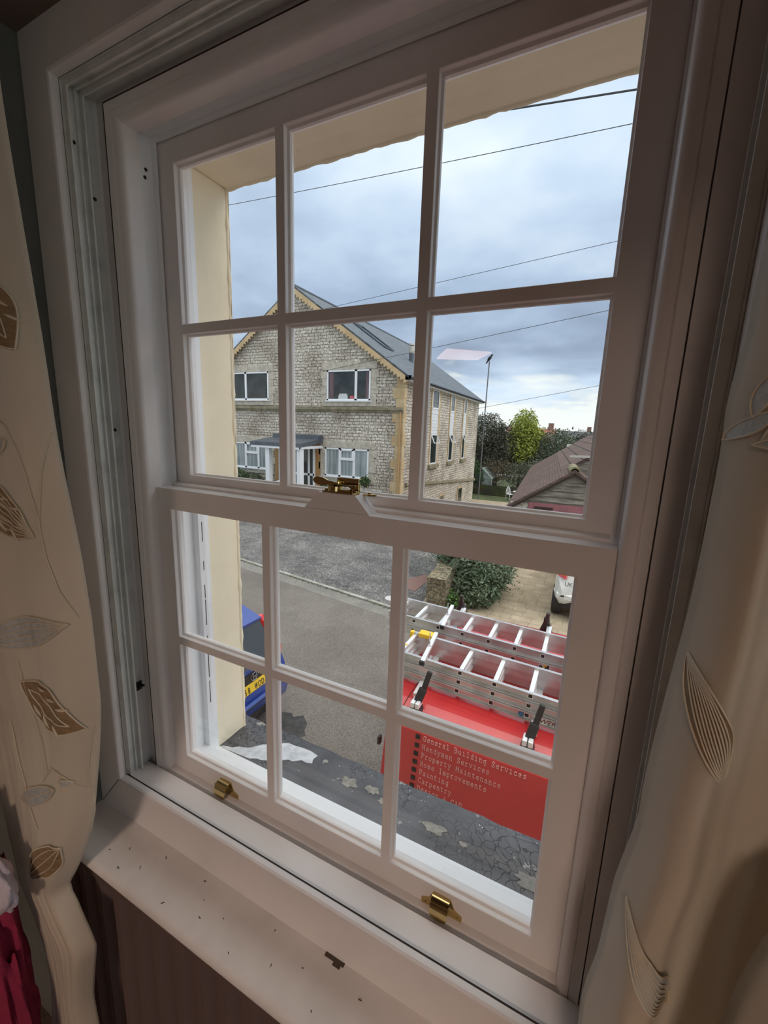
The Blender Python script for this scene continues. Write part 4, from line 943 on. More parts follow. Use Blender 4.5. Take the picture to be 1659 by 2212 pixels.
# distant hedge line, red roofed houses on the skyline
rnd = random.Random(5); b = MB()
far = []
for i in range(34): far.append(((-75+i*3.4, 118+rnd.random()*14, -3.4+rnd.random()*1.6), (4.5, 3, 3.6+rnd.random()*1.4)))
foliage(b, far, 9000, 0.7, 1.2, hollow=0.7, rnd=rnd); tag(b.build('distant_trees', FARG), 'line of distant trees and hedges along the skyline', 'trees', kind='stuff')
REDT = mat('red_tiled_roof', (0.26, 0.10, 0.07), 0.8); GREYT = mat('grey_tiled_roof', (0.11, 0.115, 0.125), 0.8); BRW = mat('brick_wall_far', (0.28, 0.17, 0.13), 0.9); RENDW = mat('render_far', (0.5, 0.5, 0.47), 0.9)
def far_house(x, y, w, d, ze, zr, rm, wm, lab, chim=True):
    t = thing('distant_house', lab, 'house', (x, y, -5.5), 'houses on the skyline')
    b = MB(); b.prism([(x-w/2+.001, -5.5), (x+w/2, -5.5), (x+w/2, ze), (x-w/2, ze)], 'y', y, y+d); b.prism([(y, ze), (y+d, ze), (y+d/2, zr-0.1)], 'x', x-w/2+0.1, x+w/2-0.1); b.build('wall', wm, t)
    b = MB(); 
    for s in (0, 1):
        ye = y-0.3 if s == 0 else y+d+0.3
        b.prism([(ye, ze-0.1), (ye, ze+0.1), (y+d/2, zr+0.1), (y+d/2, zr-0.1)], 'x', x-w/2-0.3, x+w/2+0.3)
    b.build('roof', rm, t)
    if chim: b = MB(); b.box((x+w/2-1.2, y+d/2-0.5, zr-0.6), (x+w/2-0.2, y+d/2+0.5, zr+1.3)); b.build('chimney', wm, t)
    for k in range(3):
        b = MB(); xx = x-w/2+w*(k+0.5)/3; b.box((xx-0.5, y-0.03, ze-1.6), (xx+0.5, y+0.01, ze-0.5)); b.build('window', UPVC, t)
    attach(t)
far_house(-9.9, 92, 4.2, 8, -0.9, 1.2, REDT, BRW, 'red tiled house on the skyline right of the yellow-green tree')
far_house(-15.2, 96, 5, 8, -0.6, 1.6, REDT, RENDW, 'house with tall chimney showing left of the yellow-green tree')
far_house(1.0, 105, 15, 8, -1.2, 0.9, GREYT, RENDW, 'long grey roofed house on the skyline above the barn')
far_house(-4.5, 122, 7, 8, -0.6, 1.2, GREYT, BRW, 'small dark roofed house on the skyline beside the dark trees')

# hedge, hanging plant and doorstep plants at the house
rnd = random.Random(40); b = MB(); foliage(b, [((-20.0, 19.0, -3.15), (1.3, 0.5, 0.6)), ((-18.4, 19.1, -3.3), (0.9, 0.4, 0.5))], 2600, 0.09, 1.3, hollow=0.7, rnd=rnd); tag(b.build('hedge', EVG), 'low green hedge under the lower left window of the stone house', 'hedge')
b = MB(); foliage(b, [((-10.75, 19.62, -2.75), (0.26, 0.22, 0.28))], 380, 0.10, 1.3, rnd=rnd); hb = thing('hanging_basket', 'small plant in a bracket basket right of the lower window', 'plant', (-10.75, 19.62, -3.0)); b.build('foliage', EVG, hb)
b = MB(); b.lathe([(0.02, -3.08), (0.14, -2.98), (0.18, -2.84), (0.001, -2.84)], (-10.75, 19.62, 0), 12); b.build('basket', BLACKP, hb); b = MB(); b.tube([(-10.45, 19.98, -2.35), (-10.5, 19.7, -2.25), (-10.72, 19.62, -2.45), (-10.75, 19.62, -2.85)], 0.012, 5); b.build('bracket', BLACKP, hb); attach(hb)
b = MB(); foliage(b, [((-13.3, 19.6, -3.45), (0.5, 0.3, 0.35))], 500, 0.09, 1.3, rnd=rnd); tag(b.build('potted_plant', EVG), 'small leafy plant at the foot of the right porch post', 'plant')

# pole with a bird, fixed to the far corner of the house
P = thing('pole', 'tall thin grey pole rising beyond the far corner of the stone house', 'pole', (-8.55, 37.6, -6.0))
POLEM = mat('galvanised_pole', (0.15, 0.155, 0.16), 0.6)
b = MB(); b.tube([(-8.72, 37.6, -6.0), (-8.72, 37.6, 1.0), (-8.68, 37.6, 6.15)], [0.05, 0.05, 0.05], 8); b.build('mast', POLEM, P)
b = MB(); b.bar((-9.3, 37.05, 1.42), (-8.72, 37.6, 1.42), 0.06, 0.08); b.bar((-9.3, 37.05, 0.85), (-8.9, 37.4, 1.4), 0.05, 0.05); b.build('bracket', POLEM, P); attach(P)
BIRD = mat('black_plumage', (0.012, 0.012, 0.015), 0.5)
B = thing('bird', 'black bird perched on top of the tall pole', 'bird', (-8.68, 37.6, 6.15))
def ell(b, c, r, ang=0.0, mi=0, nu=14, nv=9):
    vs = []; fs = []
    for i in range(nv+1):
        th = PI*i/nv
        for k in range(nu):
            ph = 2*PI*k/nu; x, y, z = r[0]*math.cos(th), r[1]*math.sin(th)*math.cos(ph), r[2]*math.sin(th)*math.sin(ph)
            vs.append((c[0]+x*math.cos(ang)-z*math.sin(ang), c[1]+y, c[2]+x*math.sin(ang)+z*math.cos(ang)))
    for i in range(nv):
        for k in range(nu): fs.append((i*nu+k, i*nu+(k+1) % nu, (i+1)*nu+(k+1) % nu, (i+1)*nu+k))
    b.add(vs, fs, mi)
bx, by, bz = -8.68, 37.6, 6.15
b = MB(); ell(b, (bx, by, bz+0.28), (0.26, 0.12, 0.13), 0.9); ell(b, (bx+0.17, by, bz+0.52), (0.10, 0.075, 0.08), 0.4)
b.tube([(bx-0.10, by, bz+0.12), (bx-0.20, by, bz-0.04), (bx-0.27, by, bz-0.16)], [0.07, 0.06, 0.04], 6); b.build('body', BIRD, B, smooth=True)
b = MB(); b.tube([(bx+0.25, by, bz+0.55), (bx+0.36, by, bz+0.53)], [0.03, 0.005], 6); b.build('beak', BIRD, B)
for s in (-0.04, 0.04): b = MB(); b.tube([(bx, by+s, bz+0.18), (bx, by+s, bz)], 0.012, 5); b.build('leg', BIRD, B)
attach(B)

# overhead cables
def ray(rx, rz, Yd): return Vector((0.4097+rx*Yd, -0.606+Yd, 0.1214+rz*Yd))
CAB = mat('cable_black', (0.05, 0.055, 0.06), 0.6)
for (a, c, Yd, r, sag, lab) in [((-0.276, .652), (-.012, .621), 7.0, 0.013, 0.0, 'thick black overhead cable, topmost of the five'), ((-1.018, .612), (-.012, .567), 9.0, 0.007, 0.02, 'thin overhead cable crossing all three upper panes'),
                               ((-.652, .311), (-.012, .371), 14.0, 0.0075, 0.0, 'overhead cable just above the gable tip, sloping up to the right'), ((-.37, .195), (-.013, .246), 20.0, 0.011, 0.0, 'overhead cable above the pole, passing the house roof'), ((-.217, .062), (-.012, .102), 34.0, 0.013, 0.0, 'faint lowest overhead cable near the skyline')]:
    p, q = ray(a[0], a[1], Yd), ray(c[0], c[1], Yd); d = q-p; b = MB(); pts = []
    for i in range(25):
        t = -0.9+2.8*i/24; s_ = p+d*t; s_.z -= sag*d.length*0.25*(1-(2*t-1)**2)*0.4; pts.append(s_)
    b.tube(pts, r, 6); tag(b.build('overhead_cable', CAB), lab, 'cable', 'overhead cables')

# ================================================================ STONE GARDEN WALL, BUSH, GARDEN
b = MB(); random.seed(17)
W0 = [(-2.46, 8.05), (-2.98, 12.6)]
dxy = Vector((W0[1][0]-W0[0][0], W0[1][1]-W0[0][1], 0)).normalized(); nrm = Vector((dxy.y, -dxy.x, 0)); st = Vector((W0[0][0], W0[0][1], 0))
nL, nWd, nH = 46, 5, 9; wL, wW, wH = 4.7, 0.46, 0.72
def wp(i, j, k):
    p = st+dxy*(wL*i/nL)+nrm*(-wW/2+wW*j/nWd); p.z = G+0.01+wH*k/nH
    q = Vector((p.x*2.1, p.y*2.1, p.z*2.6)); p += Vector((noise.noise(q), noise.noise(q+Vector((9, 0, 0))), noise.noise(q+Vector((0, 9, 0)))))*0.085*(1 if k else 0); return p
vs = []; idx = {}
def vid(i, j, k):
    if (i, j, k) not in idx: idx[(i, j, k)] = len(vs); vs.append(wp(i, j, k))
    return idx[(i, j, k)]
fs = []
for i in range(nL):
    for k in range(nH):
        for j in (0, nWd): fs.append((vid(i, j, k), vid(i+1, j, k), vid(i+1, j, k+1), vid(i, j, k+1)))
    for j in range(nWd): fs.append((vid(i, j, nH), vid(i+1, j, nH), vid(i+1, j+1, nH), vid(i, j+1, nH)))
for j in range(nWd):
    for k in range(nH):
        for i in (0, nL): fs.append((vid(i, j, k), vid(i, j+1, k), vid(i, j+1, k+1), vid(i, j, k+1)))
b.add(vs, fs); tag(b.build('garden_wall', RUBBLE, uv=True), 'low mossy rubble stone wall ending at the kerb opposite', 'wall')
BUD = leafmat('silvery_green_leaves', (0.05, 0.085, 0.04), (0.20, 0.26, 0.17)); WEED = leafmat('bright_weed_green', (0.05, 0.12, 0.02), (0.10, 0.19, 0.04))
rnd = random.Random(77); root = thing('bush', 'big silvery-green leafy bush growing behind the garden wall', 'bush', (-2.2, 9.9, G))
b = MB()
for k in range(46):
    a = rnd.random()*2*PI; L = 0.9+0.7*rnd.random(); p0 = Vector((-2.35+0.25*rnd.gauss(0, 1), 10.0+0.5*rnd.gauss(0, 1), G)); e = p0+Vector((math.cos(a)*0.75, math.sin(a)*1.0, L)); m1 = (p0+e)/2+Vector((0, 0, 0.25)); b.tube([p0, m1, e], [0.012, 0.009, 0.004], 4, cap=False)
b.build('stem', TWIG, root)
b = MB(); foliage(b, [((-2.35, 10.3, G+0.95), (0.85, 1.25, 0.75)), ((-1.75, 9.5, G+0.65), (0.72, 0.9, 0.62)), ((-1.7, 8.75, G+0.40), (0.55, 0.5, 0.38))], 14000, 0.062, 2.1, droop=0.3, hollow=0.45, rnd=rnd)
for k in range(70):      # arching outer sprays
    a = rnd.random()*2*PI; c = Vector((-2.1+0.9*math.cos(a)*rnd.random(), 9.7+1.3*math.sin(a)*rnd.random(), G+0.9+0.5*rnd.random())); d = Vector((math.cos(a), math.sin(a), 0.1))
    for j in range(9):
        p = c+d*(0.06*j)+Vector((0, 0, -0.012*j*j))
        for s in (-1, 1):
            w = Vector((-d.y, d.x, -0.2))*s*0.085+d*0.045; b.add([p, p+w*0.5+Vector((0, 0, 0.015)), p+w, p+w*0.5-Vector((0, 0, 0.012))], [(0, 1, 2, 3)])
b.build('foliage', BUD, root); attach(root)
b = MB(); foliage(b, [((-2.25, 8.35, G+0.18), (0.30, 0.28, 0.22)), ((-2.0, 8.55, G+0.12), (0.4, 0.22, 0.15))], 900, 0.06, 1.2, hollow=0.4, rnd=rnd); tag(b.build('weeds', WEED), 'bright green weeds at the foot of the garden wall by the bush', 'weeds', kind='stuff')

# greenhouse, fence, table and chairs down in the garden
GH = thing('greenhouse', 'small pale green framed greenhouse beyond the garden fence', 'greenhouse', (-9.2, 44, -6.04))
GHM = mat('pale_green_frame', (0.42, 0.50, 0.46), 0.5); GHG = mat('greenhouse_pane', (0.22, 0.28, 0.27), 0.15, col2=(0.34, 0.40, 0.40), nscale=2, coat=0.8)
gx0, gx1, gy0, gy1, gze, gzr = -10.75, -8.7, 42.6, 45.2, -4.45, -3.45; gm = (gx0+gx1)/2
b = MB()
for y in (gy0, gy1):
    for p, q in [((gx0, y, -6.04), (gx0, y, gze)), ((gx1, y, -6.04), (gx1, y, gze)), ((gx0, y, gze), (gm, y, gzr)), ((gx1, y, gze), (gm, y, gzr)), ((gx0, y, gze), (gx1, y, gze)), ((gm, y, -6.04), (gm, y, gzr))]: b.bar(p, q, 0.06, 0.06, upv=(0.3, 1, 0.2))
for k in range(5):
    y = gy0+(gy1-gy0)*k/4
    for s in (gx0, gx1): b.bar((s, y, gze), (gm, y, gzr), 0.045, 0.045, upv=(0, 1, 0)); b.bar((s, y, -6.04), (s, y, gze), 0.045, 0.045, upv=(0, 1, 0))
b.bar((gm, gy0, gzr), (gm, gy1, gzr), 0.07, 0.07); b.bar((gx1, gy0, gze), (gx1, gy1, gze), 0.06, 0.06); b.bar((gx0, gy0, gze), (gx0, gy1, gze), 0.06, 0.06); b.build('frame', GHM, GH)
for nm, q in [('roof_pane', [(gx0, gy0, gze), (gx0, gy1, gze), (gm, gy1, gzr), (gm, gy0, gzr)]), ('roof_pane', [(gx1, gy0, gze), (gx1, gy1, gze), (gm, gy1, gzr), (gm, gy0, gzr)]), ('side_pane', [(gx1, gy0, -6.0), (gx1, gy1, -6.0), (gx1, gy1, gze), (gx1, gy0, gze)]), ('gable_pane', [(gx0, gy0, -6.0), (gx1, gy0, -6.0), (gx1, gy0, gze), (gm, gy0, gzr), (gx0, gy0, gze)])]:
    b = MB(); n = len(q); o_ = Vector((0, 0.01, -0.012)); b.add([Vector(p) for p in q]+[Vector(p)+o_ for p in q], [tuple(range(n)), tuple(range(2*n-1, n-1, -1))]+[(i, (i+1) % n, (i+1) % n+n, i+n) for i in range(n)]); b.build(nm, GHG, GH)
attach(GH)
b = MB(); b.lathe([(0.001, -6.04), (0.22, -6.04), (0.27, -5.15), (0.001, -5.1)], (-9.75, 42.3, 0), 14); tag(b.build('red_tub', mat('dull_red_tub', (0.40, 0.06, 0.06), 0.7)), 'red tub standing in front of the greenhouse', 'tub')
FEN = mat('dark_mossy_fence', (0.035, 0.035, 0.022), 0.9, col2=(0.05, 0.075, 0.02), nscale=1.5, ncon=(0.45, 0.6)); F = thing('garden_fence', 'dark mossy board fence in front of the greenhouse', 'fence', (-8.2, 41.4, -6.04))
b = MB()
for k in range(6): b.box((-10.8, 41.36, -6.0+k*0.17), (-5.6, 41.40, -6.0+k*0.17+0.155))
b.build('boards', FEN, F)
for k in range(4): b = MB(); x = -10.7+k*1.65; b.box((x-0.06, 41.40, -6.04), (x+0.06, 41.5, -4.95)); b.build('post', FEN, F)
attach(F)
WCI = mat('white_cast_iron', (0.72, 0.73, 0.73), 0.5)
def garden_chair(x, y, z, rot, lab):
    t = thing('garden_chair', lab, 'chair', (0, 0, 0), 'white garden chairs')
    b = MB(); b.lathe([(0.001, 0.44), (0.24, 0.44), (0.25, 0.46), (0.24, 0.48), (0.001, 0.48)], (0, 0, 0), 18); b.build('seat', WCI, t)
    b = MB(); arc = [(0.22*math.cos(a), 0.20+0.03*math.sin(a), 0.55+0.50*math.sin(a)) for a in [PI*k/14 for k in range(15)]]; b.tube([(0.22, 0.18, 0.46)]+arc+[(-0.22, 0.18, 0.46)], 0.022, 6)
    for k in range(5): xx = -0.14+0.07*k; b.tube([(xx*0.6, 0.18, 0.46), (xx*1.2, 0.21, 0.75), (xx*0.8, 0.215, 0.55+0.48*math.sqrt(max(0, 1-(xx/0.22)**2)))], 0.014, 5)
    b.tube([(0.22, 0.18, 0.46), (0.25, 0.05, 0.66), (0.24, -0.14, 0.66), (0.22, -0.16, 0.47)], 0.016, 6); b.tube([(-0.22, 0.18, 0.46), (-0.25, 0.05, 0.66), (-0.24, -0.14, 0.66), (-0.22, -0.16, 0.47)], 0.016, 6); b.build('backrest', WCI, t)
    for sx_, sy_ in ((1, 1), (-1, 1), (1, -1), (-1, -1)):
        b = MB(); b.tube([(sx_*0.16, sy_*0.16, 0.45), (sx_*0.22, sy_*0.22, 0.30), (sx_*0.17, sy_*0.17, 0.14), (sx_*0.25, sy_*0.25, 0.0)], 0.02, 6); b.build('leg', WCI, t)
    t.location = (x, y, z); t.rotation_euler = (0, 0, rot); t.scale = (1.15, 1.15, 1.15); return t
garden_chair(-6.35, 40.0, -6.04, 0.9, 'white round-backed garden chair left of the white table')
garden_chair(-4.70, 40.6, -6.04, -0.5, 'white garden chair partly hidden behind the barn eave')
T_ = thing('garden_table', 'round white garden table between the two white chairs', 'table', (-5.65, 40.3, -6.04)); b = MB(); b.lathe([(0.001, -5.27), (0.46, -5.27), (0.46, -5.22), (0.001, -5.21)], (-5.65, 40.3, 0), 20); b.build('top', WCI, T_)
for k in range(3): a = 2*PI*k/3; b = MB(); b.tube([(-5.65, 40.3, -5.27), (-5.65+0.1*math.cos(a), 40.3+0.1*math.sin(a), -5.7), (-5.65+0.35*math.cos(a), 40.3+0.35*math.sin(a), -6.04)], 0.025, 6); b.build('leg', WCI, T_)
attach(T_)

# ================================================================ BARN (right)
BD = Vector((-0.09, 1, 0)).normalized(); BN = Vector((BD.y, -BD.x, 0))      # ridge direction, and to the right
A0 = Vector((-0.083, 13.9, 0))
def bp_(r_, d, z): p = A0+BN*r_+BD*d; return Vector((p.x, p.y, z))
ez, rz, hw = -2.156, -0.924, 1.84
Bn = thing('barn', 'weatherboarded barn with brown tiled roofs beyond the driveway', 'barn', (A0.x, A0.y, G))
def slab(b, q, th=0.07, mi=0):
    q = [Vector(p) for p in q]; n = (q[1]-q[0]).cross(q[3]-q[0]).normalized()
    if n.z < 0: n = -n
    v = q+[p-n*th for p in q]; b.add(v, [(0,1,2,3), (7,6,5,4), (0,4,5,1), (1,5,6,2), (2,6,7,3), (3,7,4,0)], mi)
def uvslope(o, dirv, s=1.0):
    me = o.data; l = me.uv_layers.new(name='UVMap') if not me.uv_layers else me.uv_layers[0]
    for p in me.polygons:
        for li in p.loop_indices: c = me.vertices[me.loops[li].vertex_index].co; l.data[li].uv = (c.dot(dirv), c.z*s)
k_ = (rz-ez)/hw
b = MB(); slab(b, [bp_(-hw-0.12, -0.15, ez-0.12*k_), bp_(-hw-0.12, 19, ez-0.12*k_), bp_(0, 19, rz), bp_(0, -0.15, rz)]); slab(b, [bp_(hw+0.12, -0.15, ez-0.12*k_), bp_(hw+0.12, 2.2, ez-0.12*k_), bp_(0, 2.2, rz), bp_(0, -0.15, rz)])
o = b.build('roof', BTILE, Bn); uvslope(o, BD, 1.8)
# taller rear range carrying the left slope higher
r2, z2 = 1.64, rz+1.64*k_
b = MB(); slab(b, [bp_(-0.35, 2.0, rz-0.35*k_+0.015), bp_(-0.35, 19, rz-0.35*k_+0.015), bp_(r2, 19, z2), bp_(r2, 2.0, z2)], 0.10); slab(b, [bp_(2*r2, 2.0, rz), bp_(2*r2, 19, rz), bp_(r2, 19, z2), bp_(r2, 2.0, z2)], 0.10)
o = b.build('rear_roof', BTILE2, Bn); uvslope(o, BD, 1.8)
for d in [0.35+0.42*i for i in range(4)]:
    b = MB(); vs = []; fs = []; n = 8
    for t in (0, 1):
        for k in range(n+1): a = PI*k/n; q = bp_(0.16*math.cos(a), d-0.42+0.42*t, rz-0.07+0.16*math.sin(a)); vs.append(q)
        for k in range(n+1): a = PI*k/n; q = bp_(0.12*math.cos(a), d-0.42+0.42*t, rz-0.09+0.13*math.sin(a)); vs.append(q)
    m_ = n+1
    for k in range(n): fs += [(k, k+1, 2*m_+k+1, 2*m_+k), (m_+k, 3*m_+k, 3*m_+k+1, m_+k+1), (k, m_+k, m_+k+1, k+1), (2*m_+k, 2*m_+k+1, 3*m_+k+1, 3*m_+k)]
    b.add(vs, fs); b.build('ridge_tile', mat('lichened_ridge_tile', (0.25, 0.23, 0.13), 0.9, col2=(0.16, 0.15, 0.08), nscale=9), Bn)
# verge: layered tile edge and barge
b = MB()
for s in (-1, 1):
    for j, zo in enumerate((-0.10, -0.15)):
        b.bar(bp_(s*(hw+0.1), -0.13+0.03*j, ez-0.1*k_+zo), bp_(0, -0.13+0.03*j, rz+zo), 0.06, 0.035)
b.build('verge', BTILE, Bn)
# weatherboards of the front gable, wavy lower edges
b = MB(); random.seed(44); z = rz-0.10; n = 0
while z > -2.05:
    h = 0.192; zb_ = z-h
    def half(zz): return max(0.02, (rz-0.10-zz)/k_) if zz > ez-0.06 else hw-0.05
    segs = 14; wl, wr = half(z), half(zb_); off_ = 0.022
    vs = []
    for t in range(segs+1):
        u = -1+2*t/segs; zw = zb_-0.03+0.018*noise.noise(Vector((u*4, n*3.1, 0)))
        vs += [bp_(u*wl, 0.03, z+0.01), bp_(u*wr, -0.035, zw), bp_(u*wr, -0.005, zw)]
    fs = []
    for t in range(segs): a = 3*t; fs += [(a, a+1, a+4, a+3), (a+1, a+2, a+5, a+4), (a+2, a, a+3, a+5)]
    b.add(vs, fs); z = zb_; n += 1
b.build('weatherboards', WOODW, Bn)
b = MB(); v = [bp_(-hw, 0.04, -6.2), bp_(hw, 0.04, -6.2), bp_(hw, 0.04, ez), bp_(0, 0.04, rz-0.08), bp_(-hw, 0.04, ez)]; v2 = [p+BD*18.8 for p in v]
b.add(v+v2, [(0, 1, 2, 3, 4), (9, 8, 7, 6, 5)]+[(i, (i+1) % 5, (i+1) % 5+5, i+5) for i in range(5)]); b.build('wall', mat('barn_dark_timber', (0.13, 0.12, 0.10), 0.95), Bn)  # barn walls in one even dark timber tone
b = MB(); v = [bp_(-0.3, 2.05, -3.0), bp_(2*r2-.1, 2.05, -3.0), bp_(2*r2-.1, 2.05, rz), bp_(r2, 2.05, z2-0.12), bp_(0, 2.05, rz-0.1)]; v2 = [p+BD*0.1 for p in v]; b.add(v+v2, [(0, 1, 2, 3, 4), (9, 8, 7, 6, 5)]+[(i, (i+1) % 5, (i+1) % 5+5, i+5) for i in range(5)]); b.build('upper_gable', WOODW, Bn)
b = MB(); b.bar(bp_(-0.12, 1.98, rz+0.32), bp_(1.6, 1.98, rz+0.36), 0.05, 0.07); b.build('white_batten', mat('pale_batten', (0.5, 0.48, 0.42), 0.7), Bn)
b = MB(); b.box((0, 0, 0), (0.45, 0.30, 0.20), xf=Matrix.Translation(bp_(0.30, 18.7, rz+0.40*k_-0.05))); b.build('white_slip', mat('white_plastic_slip', (0.8, 0.8, 0.78), 0.6), Bn)
MAUVE = mat('faded_red_door', (0.30, 0.11, 0.125), 0.7, col2=(0.22, 0.09, 0.10), nscale=3)
b = MB(); q = [bp_(-1.28, -0.05, -2.07), bp_(hw-0.1, -0.05, -2.07), bp_(hw-0.1, -0.05, G), bp_(-1.28, -0.05, G)]; b.add(q+[p+BD*0.06 for p in q], [(0,1,2,3), (7,6,5,4), (0,4,5,1), (1,5,6,2), (2,6,7,3), (3,7,4,0)]); b.build('door', MAUVE, Bn)
b = MB(); b.bar(bp_(-1.10, -0.06, -2.225), bp_(-0.52, -0.06, -2.225), 0.02, 0.075); b.build('door_opening', GAP, Bn)
b = MB(); q = [bp_(-hw, -0.04, -2.10), bp_(-1.30, -0.04, -2.10), bp_(-1.30, -0.04, G), bp_(-hw, -0.04, G)]; b.add(q+[p+BD*0.07 for p in q], [(0,1,2,3), (7,6,5,4), (0,4,5,1), (1,5,6,2), (2,6,7,3), (3,7,4,0)]); o = b.build('brick_pier', brick_mat('painted_brick', (0.5, 0.47, 0.40), (0.42, 0.38, 0.32), (0.3, 0.28, 0.25), 0.3, 0.12, 0.01, bumpd=0.01), Bn); uvslope(o, BN, 1.0)
attach(Bn)

# ================================================================ CARS
def loft(b, secs, mi=0, cap=True):
    n = len(secs[0]); vs = [p for s in secs for p in s]
    fs = [(i*n+k, i*n+(k+1) % n, (i+1)*n+(k+1) % n, (i+1)*n+k) for i in range(len(secs)-1) for k in range(n)]
    if cap: fs += [tuple(range(n-1, -1, -1)), tuple((len(secs)-1)*n+k for k in range(n))]
    b.add(vs, fs, mi)
def wheel(parent, c, r, w, axis):
    b = MB(); h = w/2
    prof = [(r*0.62, -h), (r*0.94, -h), (r, -h*0.7), (r, h*0.7), (r*0.94, h), (r*0.62, h)]
    b.lathe(prof, c, 28, axis); o = b.build('wheel', RUBBER, parent, smooth=True)
    b = MB(); b.lathe([(0.001, -h*1.0), (r*0.60, -h*0.98), (r*0.60, h*0.98), (r*0.001, h)], c, 20, axis); b.build('hub', ALUB, o)
def car_body(b, xs, half, zb, zsh, zrf, hr, yc, sgn, axis='x', mi=0):
    """secs along length: lists per station of bottom, shoulder and roof heights with half widths"""
    secs = []
    for L, hb, hs, z0, z1, z2, htop in zip(*xs):
        pts = [(-hb*0.92, z0), (-hb, z0+0.12), (-hb*1.0, (z0+z1)/2), (-hs, z1), (-htop-0.03, z2-0.07), (-htop+0.10, z2), (0, z2+0.015), (htop-0.10, z2), (htop+0.03, z2-0.07), (hs, z1), (hb, (z0+z1)/2), (hb, z0+0.12), (hb*0.92, z0), (0, z0-0.0)]
        secs.append([(L, yc+u, v) if axis == 'x' else (yc+u, L, v) for u, v in pts])
    loft(b, secs, mi)
# blue hatchback, tail towards +x
CB = thing('blue_car', 'blue hatchback parked below the window at left, tail towards the van', 'car', (-5.1, 2.85, G))
yc = 2.89; X0 = -3.10
sta = [X0, X0-0.05, X0-0.10, X0-0.22, X0-0.40, X0-0.8, X0-1.6, X0-2.3, X0-2.9, X0-3.5, X0-3.78, X0-3.85]
hb = [0.78, 0.84, 0.855, 0.86, 0.86, 0.85, 0.85, 0.85, 0.85, 0.83, 0.76, 0.66]
hs = [0.70, 0.78, 0.81, 0.82, 0.82, 0.83, 0.83, 0.83, 0.82, 0.78, 0.70, 0.60]
z0 = [G+0.34, G+0.26, G+0.24, G+0.22, G+0.2, G+0.2, G+0.2, G+0.2, G+0.2, G+0.22, G+0.25, G+0.3]
z1 = [G+0.58, G+0.66, G+0.74, G+0.96, G+0.97, G+0.96, G+0.95, G+0.94, G+0.92, G+0.85, G+0.7, G+0.55]
z2 = [G+0.62, G+0.72, G+0.92, G+1.19, G+1.47, G+1.54, G+1.55, G+1.48, G+1.12, G+0.98, G+0.80, G+0.60]
ht = [0.60, 0.68, 0.70, 0.60, 0.57, 0.58, 0.59, 0.58, 0.66, 0.66, 0.60, 0.50]
b = MB(); car_body(b, (sta, hb, hs, z0, z1, z2, ht), 0, 0, 0, 0, 0, yc, 1); b.build('body', BLUE, CB, smooth=True, autos=40)
def quad3(b, q, th, nrm_, mi=0):
    q = [Vector(p) for p in q]; n_ = Vector(nrm_).normalized()*th; m = len(q)
    b.add([p+n_ for p in q]+[p-n_*0.3 for p in q], [tuple(range(m)), tuple(range(2*m-1, m-1, -1))]+[(i, (i+1) % m, (i+1) % m+m, i+m) for i in range(m)], mi)
nb = Vector((0.9, 0, 0.43))
b = MB(); quad3(b, [(X0-0.10, yc-0.60, G+0.98), (X0-0.10, yc+0.60, G+0.98), (X0-0.345, yc+0.53, G+1.43), (X0-0.345, yc-0.53, G+1.43)], 0.045, nb); b.build('rear_window', CARGL, CB)
b = MB(); quad3(b, [(X0-0.27, yc-0.55, G+1.43), (X0-0.27, yc+0.55, G+1.43), (X0-0.62, yc+0.56, G+1.525), (X0-0.62, yc-0.56, G+1.525)], 0.03, (0.2, 0, 1)); b.build('spoiler', BLUE, CB)
for s in (-1, 1):
    b = MB(); quad3(b, [(X0-0.10, yc+s*0.66, G+0.92), (X0-0.20, yc+s*0.80, G+0.92), (X0-0.28, yc+s*0.70, G+1.25), (X0-0.36, yc+s*0.60, G+1.45), (X0-0.33, yc+s*0.54, G+1.42), (X0-0.19, yc+s*0.63, G+1.16)], 0.055, (0.8, s*0.5, 0.2)); o = b.build('tail_lamp', LAMPR, CB)
    b = MB(); quad3(b, [(X0-0.6, yc+s*0.80, G+0.98), (X0-2.7, yc+s*0.80, G+0.96), (X0-2.2, yc+s*0.60, G+1.44), (X0-0.8, yc+s*0.60, G+1.46)], 0.012, (0, s, 0.4)); b.build('side_window', CARGL, CB)
b = MB(); quad3(b, [(X0-0.055, yc-0.36, G+0.68), (X0-0.055, yc+0.44, G+0.68), (X0-0.085, yc+0.44, G+0.90), (X0-0.085, yc-0.36, G+0.90)], 0.025, (1, 0, 0.15)); b.build('plate_recess', BLACKP, CB)
px0 = X0-0.045; b = MB(); quad3(b, [(px0, yc-0.18, G+0.675), (px0, yc+0.34, G+0.675), (px0-0.018, yc+0.34, G+0.79), (px0-0.018, yc-0.18, G+0.79)], 0.030, (1, 0, 0.15)); pl = b.build('number_plate', PLATEY, CB)
for k, ch in enumerate('58 WOD'):
    if ch != ' ': text_mesh('plate_character', ch, 0.112, BLACKP, pl, frame_mtx((px0+0.0305, yc-0.030+0.059*k, G+0.692), (0, 1, 0), (-0.155, 0, 1)), 0.002, 0.42 if ch == 'W' else 0.60)
